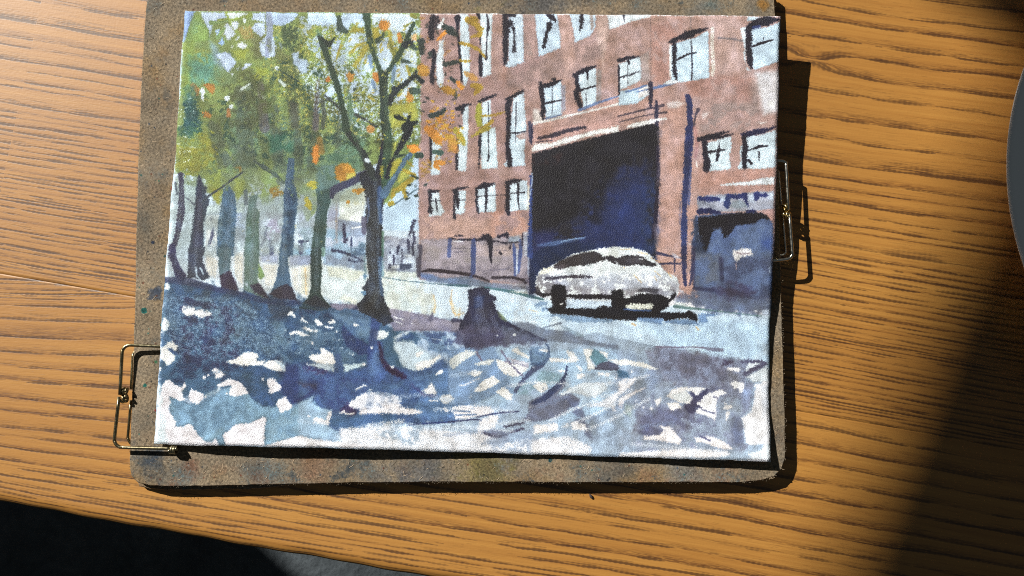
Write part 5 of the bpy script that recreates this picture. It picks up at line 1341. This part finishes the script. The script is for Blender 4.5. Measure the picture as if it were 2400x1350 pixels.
# ================= watercolour sheet
YT=[(0,25),(.19,28.5),(.44,31.5),(.73,34.5),(1,38)]
YB=[(0,1041),(.02,1042),(.23,1049),(.37,1054),(.48,1059),(.75,1071),(1,1082)]
XL=[(0,433),(.19,419.5),(.27,415.5),(.47,398),(.56,391),(.70,380),(.85,371),(1,361)]
XR=[(0,1829),(.25,1823.5),(.42,1819),(.55,1813.5),(.60,1810),(.69,1805.5),(.78,1804),(.85,1803),(.93,1804.5),(1,1807)]
GR=[(0,9.2),(.08,8.2),(.25,6.6),(.40,5.8),(.50,5.0),(.56,4.4),(.62,3.7),(.68,2.7),(.76,1.5),(.83,.9),(.88,.9),(.94,2.2),(1,4.4)]
GB=[(0,2.4),(.04,3.2),(.10,4.8),(.25,5.2),(.38,4.6),(.5,3.0),(.58,2.3),(.70,2.4),(.80,3.1),(.90,3.9),(1,4.4)]
GT=[(0,.8),(.5,1.5),(.8,4.5),(1,9.2)]
GL=[(0,.8),(.5,1.8),(.78,4.4),(.9,3.6),(1,2.4)]
def lin(P,v): return np.interp(v,[p[0] for p in P],[p[1] for p in P])
def cub(P,v):
    # smooth curve through the points
    x=np.array([p[0] for p in P],float); y=np.array([p[1] for p in P],float); m=np.gradient(y,x)
    v=np.asarray(v,float); i=np.clip(np.searchsorted(x,v)-1,0,len(x)-2); h=x[i+1]-x[i]; t=(v-x[i])/h
    return (2*t**3-3*t**2+1)*y[i]+(t**3-2*t**2+t)*h*m[i]+(-2*t**3+3*t**2)*y[i+1]+(t**3-t**2)*h*m[i+1]
def sheet_xy(u,v):
    yl=25+(1041-25)*v; yr=38+(1082-38)*v
    xt=433+(1829-433)*u; xb=361+(1807-361)*u
    X=xt*(1-v)+xb*v+(cub(XL,v)-(433+(361-433)*v))*(1-u)+(cub(XR,v)-(1829+(1807-1829)*v))*u
    Y=yl*(1-u)+yr*u+(cub(YT,u)-(25+13*u))*(1-v)+(cub(YB,u)-(1041+41*u))*v
    return X,Y
def sheet_g(u,v):
    a,b,c,d=cub(GT,u),cub(GB,u),cub(GL,v),cub(GR,v)
    e=a*(1-v)**2.2+b*v**5+c*(1-u)**2+d*u**3.0
    co=.8*(1-u)**2*(1-v)**2.2+9.2*u**3*(1-v)**2.2+2.4*(1-u)**2*v**5+4.4*u**3*v**5
    return np.maximum(e-co,.35)/1000
def make_sheet():
    NU,NV=140,110; U,V_=np.meshgrid(np.linspace(0,1,NU),np.linspace(0,1,NV)); X,Y=sheet_xy(U,V_); G=sheet_g(U,V_)
    edge=np.minimum(np.minimum(U,1-U)*NU,np.minimum(V_,1-V_)*NV)
    r=np.random.default_rng(3); jx=np.where(edge<.5,r.normal(size=U.shape)*.4+.7*np.sin(V_*41+U*7),0); jy=np.where(edge<.5,r.normal(size=U.shape)*.4+.7*np.sin(U*47+V_*5),0)
    # slightly rounded lower-left corner
    vs=[]
    for j in range(NV):
        for i in range(NU):
            p=at(X[j,i]+jx[j,i],Y[j,i]+jy[j,i],TB+G[j,i]); vs.append(p)
    n=NU*NV; vv=vs+[p-Vector((0,0,.00042)) for p in vs]
    idx=np.arange(n).reshape(NV,NU)
    q=np.stack([idx[1:,:-1],idx[1:,1:],idx[:-1,1:],idx[:-1,:-1]],-1).reshape(-1,4)
    F=q.tolist()+(q[:,::-1]+n).tolist()
    ring=list(idx[0,:])+list(idx[1:,-1])+list(idx[-1,:-1][::-1])+list(idx[1:-1,0][::-1]); k=len(ring); ne=len(F)
    for a in range(k): b=(a+1)%k; F.append((int(ring[a]),int(ring[b]),int(ring[b])+n,int(ring[a])+n))
    org=at(1100,560,TB)
    o=mesh_obj('watercolour_painting',[p-org for p in vv],F,None,None,mats=[PM,PE],fmat=[0]*len(q)+[1]*(len(F)-len(q))); o.location=org
    me=o.data; uv=me.uv_layers.new(name='sheet'); li=np.empty(len(me.loops),np.int32); me.loops.foreach_get('vertex_index',li)
    UV=np.stack([U.ravel(),1-V_.ravel()],-1); UV=np.concatenate([UV,UV])[li]; uv.data.foreach_set('uv',UV.ravel().astype(np.float32))
    me.polygons.foreach_set('use_smooth',[True]*(2*len(q))+[False]*(len(F)-2*len(q)))
    tag(o,'watercolour painting on rough white paper of autumn trees, brick building and parked white car','painting'); return o
_P=Painter(); _P.run(STROKES)
CW,CH=1620,1180
_U,_V=np.meshgrid((np.arange(CW)+.5)/CW,(np.arange(CH)+.5)/CH); _X,_Y=sheet_xy(_U,_V)
_img=sample(_P.img,_X-PX0,_Y-PY0); _gr=sample(_P.grain,_X-PX0,_Y-PY0)
def grade(D):
    L=np.where(D<=.04045,D/12.92,((D+.055)/1.055)**2.4)
    g=(L@np.array([.2126,.7152,.0722]))[...,None]
    bl=np.clip((L[...,2:]-L[...,:1])*2.5,0,1); L=g+(L-g)*(SAT-.16*bl)
    L[...,1]+=.03*bl[...,0]*L[...,2]
    L=np.clip(L,0,1)**1.10
    L=np.clip(L*np.array(PGAIN),0,1)
    return np.where(L<=.0031308,L*12.92,1.055*L**(1/2.4)-.055)
SAT=.88; PGAIN=(.84,.88,.95)
_img=grade(_img)
def paper_mats():
    m=NT('painted_rough_paper'); uv=m.n('ShaderNodeUVMap',uv_map='sheet').outputs[0]
    t=m.n('ShaderNodeTexImage',image=to_image('watercolour_pigment',_img)); m.l(uv,t.inputs[0])
    g=m.n('ShaderNodeTexImage',image=to_image('paper_tooth',(_gr*.5+.5).astype(np.float32),False)); m.l(uv,g.inputs[0])
    m.l(t.outputs[0],m.b.inputs['Base Color']); m.b.inputs['Roughness'].default_value=.62; m.b.inputs['Specular IOR Level'].default_value=.32
    fine=m.noise(m.mapv(uv,scale=(900,650,1)),1,2)
    h=m.math('ADD',g.outputs[0],m.math('MULTIPLY',fine,.04))
    m.l(m.bump(h,PBUMP,1.0),m.b.inputs['Normal'])
    e=plain('paper_cut_edge',(.80,.80,.78),.8,0,900,.06); return m.m,e.m
PBUMP=.00014
PM,PE=paper_mats(); make_sheet()
# ================= wire clips
def tube(path,r,mat,name,parent,closed=False,sub=6,sides=10):
    P=[Vector(p) for p in path]; Q=[]
    n=len(P)
    for i in range(n-1):
        p0=P[max(i-1,0)];p1=P[i];p2=P[i+1];p3=P[min(i+2,n-1)]
        for k in range(sub):
            t=k/sub; Q.append(.5*((2*p1)+(p2-p0)*t+(2*p0-5*p1+4*p2-p3)*t*t+(3*p1-p0-3*p2+p3)*t**3))
    Q.append(P[-1]); V=[];F=[]; up=Vector((0,0,1)); prev=None
    for i,q in enumerate(Q):
        d=(Q[min(i+1,len(Q)-1)]-Q[max(i-1,0)]).normalized()
        a=prev if prev is not None else (up if abs(d.z)<.9 else Vector((1,0,0)))
        a=(a-d*a.dot(d)).normalized(); prev=a; b=d.cross(a)
        for k in range(sides):
            th=2*math.pi*k/sides; V.append(q+a*math.cos(th)*r+b*math.sin(th)*r)
    for i in range(len(Q)-1):
        for k in range(sides): F.append((i*sides+k,i*sides+(k+1)%sides,(i+1)*sides+(k+1)%sides,(i+1)*sides+k))
    F.append(tuple(range(sides-1,-1,-1))); F.append(tuple(range(len(V)-sides,len(V))))
    return mesh_obj(name,V,F,mat,parent,smooth=True)
def rounded(pts,r=9,k=4):
    """corner-rounded polyline in sheet coordinates + height (mm)"""
    out=[pts[0]]
    for i in range(1,len(pts)-1):
        a,b,c=[np.array(p,float) for p in (pts[i-1],pts[i],pts[i+1])]
        la=np.linalg.norm((a-b)[:2]); lc=np.linalg.norm((c-b)[:2]); rr=min(r,la*.45,lc*.45)
        p0=b+(a-b)/la*rr; p2=b+(c-b)/lc*rr
        for j in range(k+1):
            t=j/k; out.append(tuple((1-t)**2*p0+2*t*(1-t)*b+t*t*p2))
    out.append(pts[-1]); return out
def wire(name,pts,r,mat,parent,rad=12,**k):
    Q=[at(x,y,z/1000) for x,y,z in rounded(pts,rad)]
    o=tube([q-parent.location for q in Q],r,mat,name,parent,sub=3,**k); return o
def metal(name,c1,c2,rough):
    m=NT(name); tc=m.n('ShaderNodeTexCoord').outputs['Object']; n=m.noise(tc,700,5,.7); n2=m.noise(tc,150,3)
    m.l(m.mix(m.ramp(n2,[(.35,0.0),(.65,1.0)]),c1,c2),m.b.inputs['Base Color']); m.b.inputs['Metallic'].default_value=1
    m.l(m.ramp(n,[(.3,rough*.7),(.7,rough*1.5)]),m.b.inputs['Roughness']); m.l(m.bump(n,.00004),m.b.inputs['Normal']); return m.m
BR=metal('aged_brass_wire',(.20,.165,.09),(.34,.30,.19),.30); ST=metal('nickel_wire',(.62,.62,.58),(.50,.48,.40),.22); GB_=metal('polished_brass',(.50,.38,.16),(.32,.25,.12),.28)
c1=empty('wire_clip',at(290,925,.006)); tag(c1,'dark brass wire clip hooked over the left edge of the board, lower left','wire clip',group='wire clips on the board')
RW=.00068
wire('upper_loop',[(470,816,6.5),(378,812,8.2),(287,808,9.4),(281,925,8.6)],RW,BR,c1,rad=22)
wire('lower_loop',[(279,930,8.6),(266,1048,8.4),(395,1051,8.4),(402,1052,8.4)],RW,BR,c1,rad=24)
wire('inner_wire',[(345,820,2.9),(312,822,2.9),(307,912,3.6)],RW*.8,BR,c1,rad=14)
wire('inner_wire',[(307,938,3.6),(299,1030,3.0),(312,1046,2.9),(345,1046,2.9)],RW*.8,BR,c1,rad=14)
def coil(parent,cx,cy,z,n,rad,pitch,axis,mat,name='spring_coil',r=RW*.8,ax2=(0,0,1)):
    c=at(cx,cy,z/1000)-parent.location; A=Vector(axis).normalized(); B=Vector(ax2); B=(B-A*A.dot(B)).normalized(); D=A.cross(B); P=[]
    for i in range(n*10+1):
        t=i/10; P.append(c+A*(t-n/2)*pitch+B*math.cos(t*6.283)*rad+D*math.sin(t*6.283)*rad)
    return tube(P,r,mat,name,parent,sub=1,sides=8)
coil(c1,291,917,7.0,2,.0014,.0012,(.95,-.2,0),BR); coil(c1,292,934,7.0,2,.0014,.0012,(.95,.25,0),BR)
coil(c1,407,1054,8.2,3,.0013,.0009,(1,-.1,0),BR)
c2=empty('wire_clip',at(1845,495,.006)); tag(c2,'bright nickel wire clip with brass knot on the right edge of the board','wire clip',group='wire clips on the board')
wire('upper_loop',[(1760,374,9.2),(1819,376,9.3),(1842,378,9.2),(1848,492,9.0)],RW,ST,c2,rad=20)
wire('lower_loop',[(1850,500,9.0),(1858,606,8.8),(1812,611,8.6),(1770,611,7.4)],RW,ST,c2,rad=16)
wire('inner_wire',[(1800,396,2.9),(1824,397,2.9),(1831,480,4.0)],RW*.8,ST,c2,rad=10)
wire('inner_wire',[(1834,506,4.0),(1842,596,2.9),(1812,600,2.9)],RW*.8,ST,c2,rad=10)
coil(c2,1842,487,8.0,2,.0013,.0012,(.9,.45,0),GB_); coil(c2,1842,503,8.0,2,.0013,.0012,(.9,-.45,0),GB_)
# ================= plate
def plate():
    c=at(2957,440,.0); c.z=0; R=.1045
    zr=.022; e=at(2362,435,zr); R=(Vector((e.x,e.y,0))-c).length; 
    prof=[(0,.004),(.052,.0042),(.060,.0055),(.072,.0122),(R-.020,.0166),(R-.0105,.0190),(R-.0035,.0212),(R-.0012,.0222),(R,.0216),(R-.0004,.0206),(R-.004,.0188),(.076,.0092),(.064,.0022),(.060,.0003),(.055,.0003),(.053,.0022),(0,.0022)]
    N=160; V=[];F=[]
    for r_,z in prof:
        for k in range(N): V.append((r_*math.cos(2*math.pi*k/N),r_*math.sin(2*math.pi*k/N),z))
    for i in range(len(prof)-1):
        for k in range(N): F.append((i*N+k,i*N+(k+1)%N,(i+1)*N+(k+1)%N,(i+1)*N+k))
    m=NT('glazed_white_china'); tc=m.n('ShaderNodeTexCoord').outputs['Object']; n=m.noise(tc,30,3)
    m.l(m.mix(n,(.86,.87,.88),(.90,.90,.90)),m.b.inputs['Base Color']); m.b.inputs['Roughness'].default_value=.12
    m.b.inputs['Coat Weight'].default_value=.3
    o=mesh_obj('plate',V,F,m.m,None,smooth=True); o.location=c
    bm=bmesh.new(); bm.from_mesh(o.data); bmesh.ops.remove_doubles(bm,verts=bm.verts,dist=1e-6); bmesh.ops.recalc_face_normals(bm,faces=bm.faces); bm.to_mesh(o.data); bm.free(); 
    tag(o,'white glazed china plate, its rim just in view at the right edge','plate')
plate()
# ================= small things
def seed():
    p=at(1385,1163,.0005); V=[];F=[]
    n=8; prof=[(0,0),(.00035,.25),(.00062,.5),(.0005,.8),(0,1)]; ax=(at(1389,1170)-at(1381,1157)); L=ax.length; d=ax.normalized(); b=Vector((-d.y,d.x,0)); u=Vector((0,0,1))
    for r_,t in prof:
        for k in range(n): a=k*2*math.pi/n; V.append(d*L*(t-.5)+b*math.cos(a)*r_+u*math.sin(a)*r_*.7)
    for i in range(4):
        for k in range(n): F.append((i*n+k,i*n+(k+1)%n,(i+1)*n+(k+1)%n,(i+1)*n+k))
    o=mesh_obj('crumb',V,F,plain('dark_crumb',(.03,.02,.02)).m,None,smooth=True); o.location=p; tag(o,'tiny dark seed-shaped crumb on the table below the board','crumb')
seed()
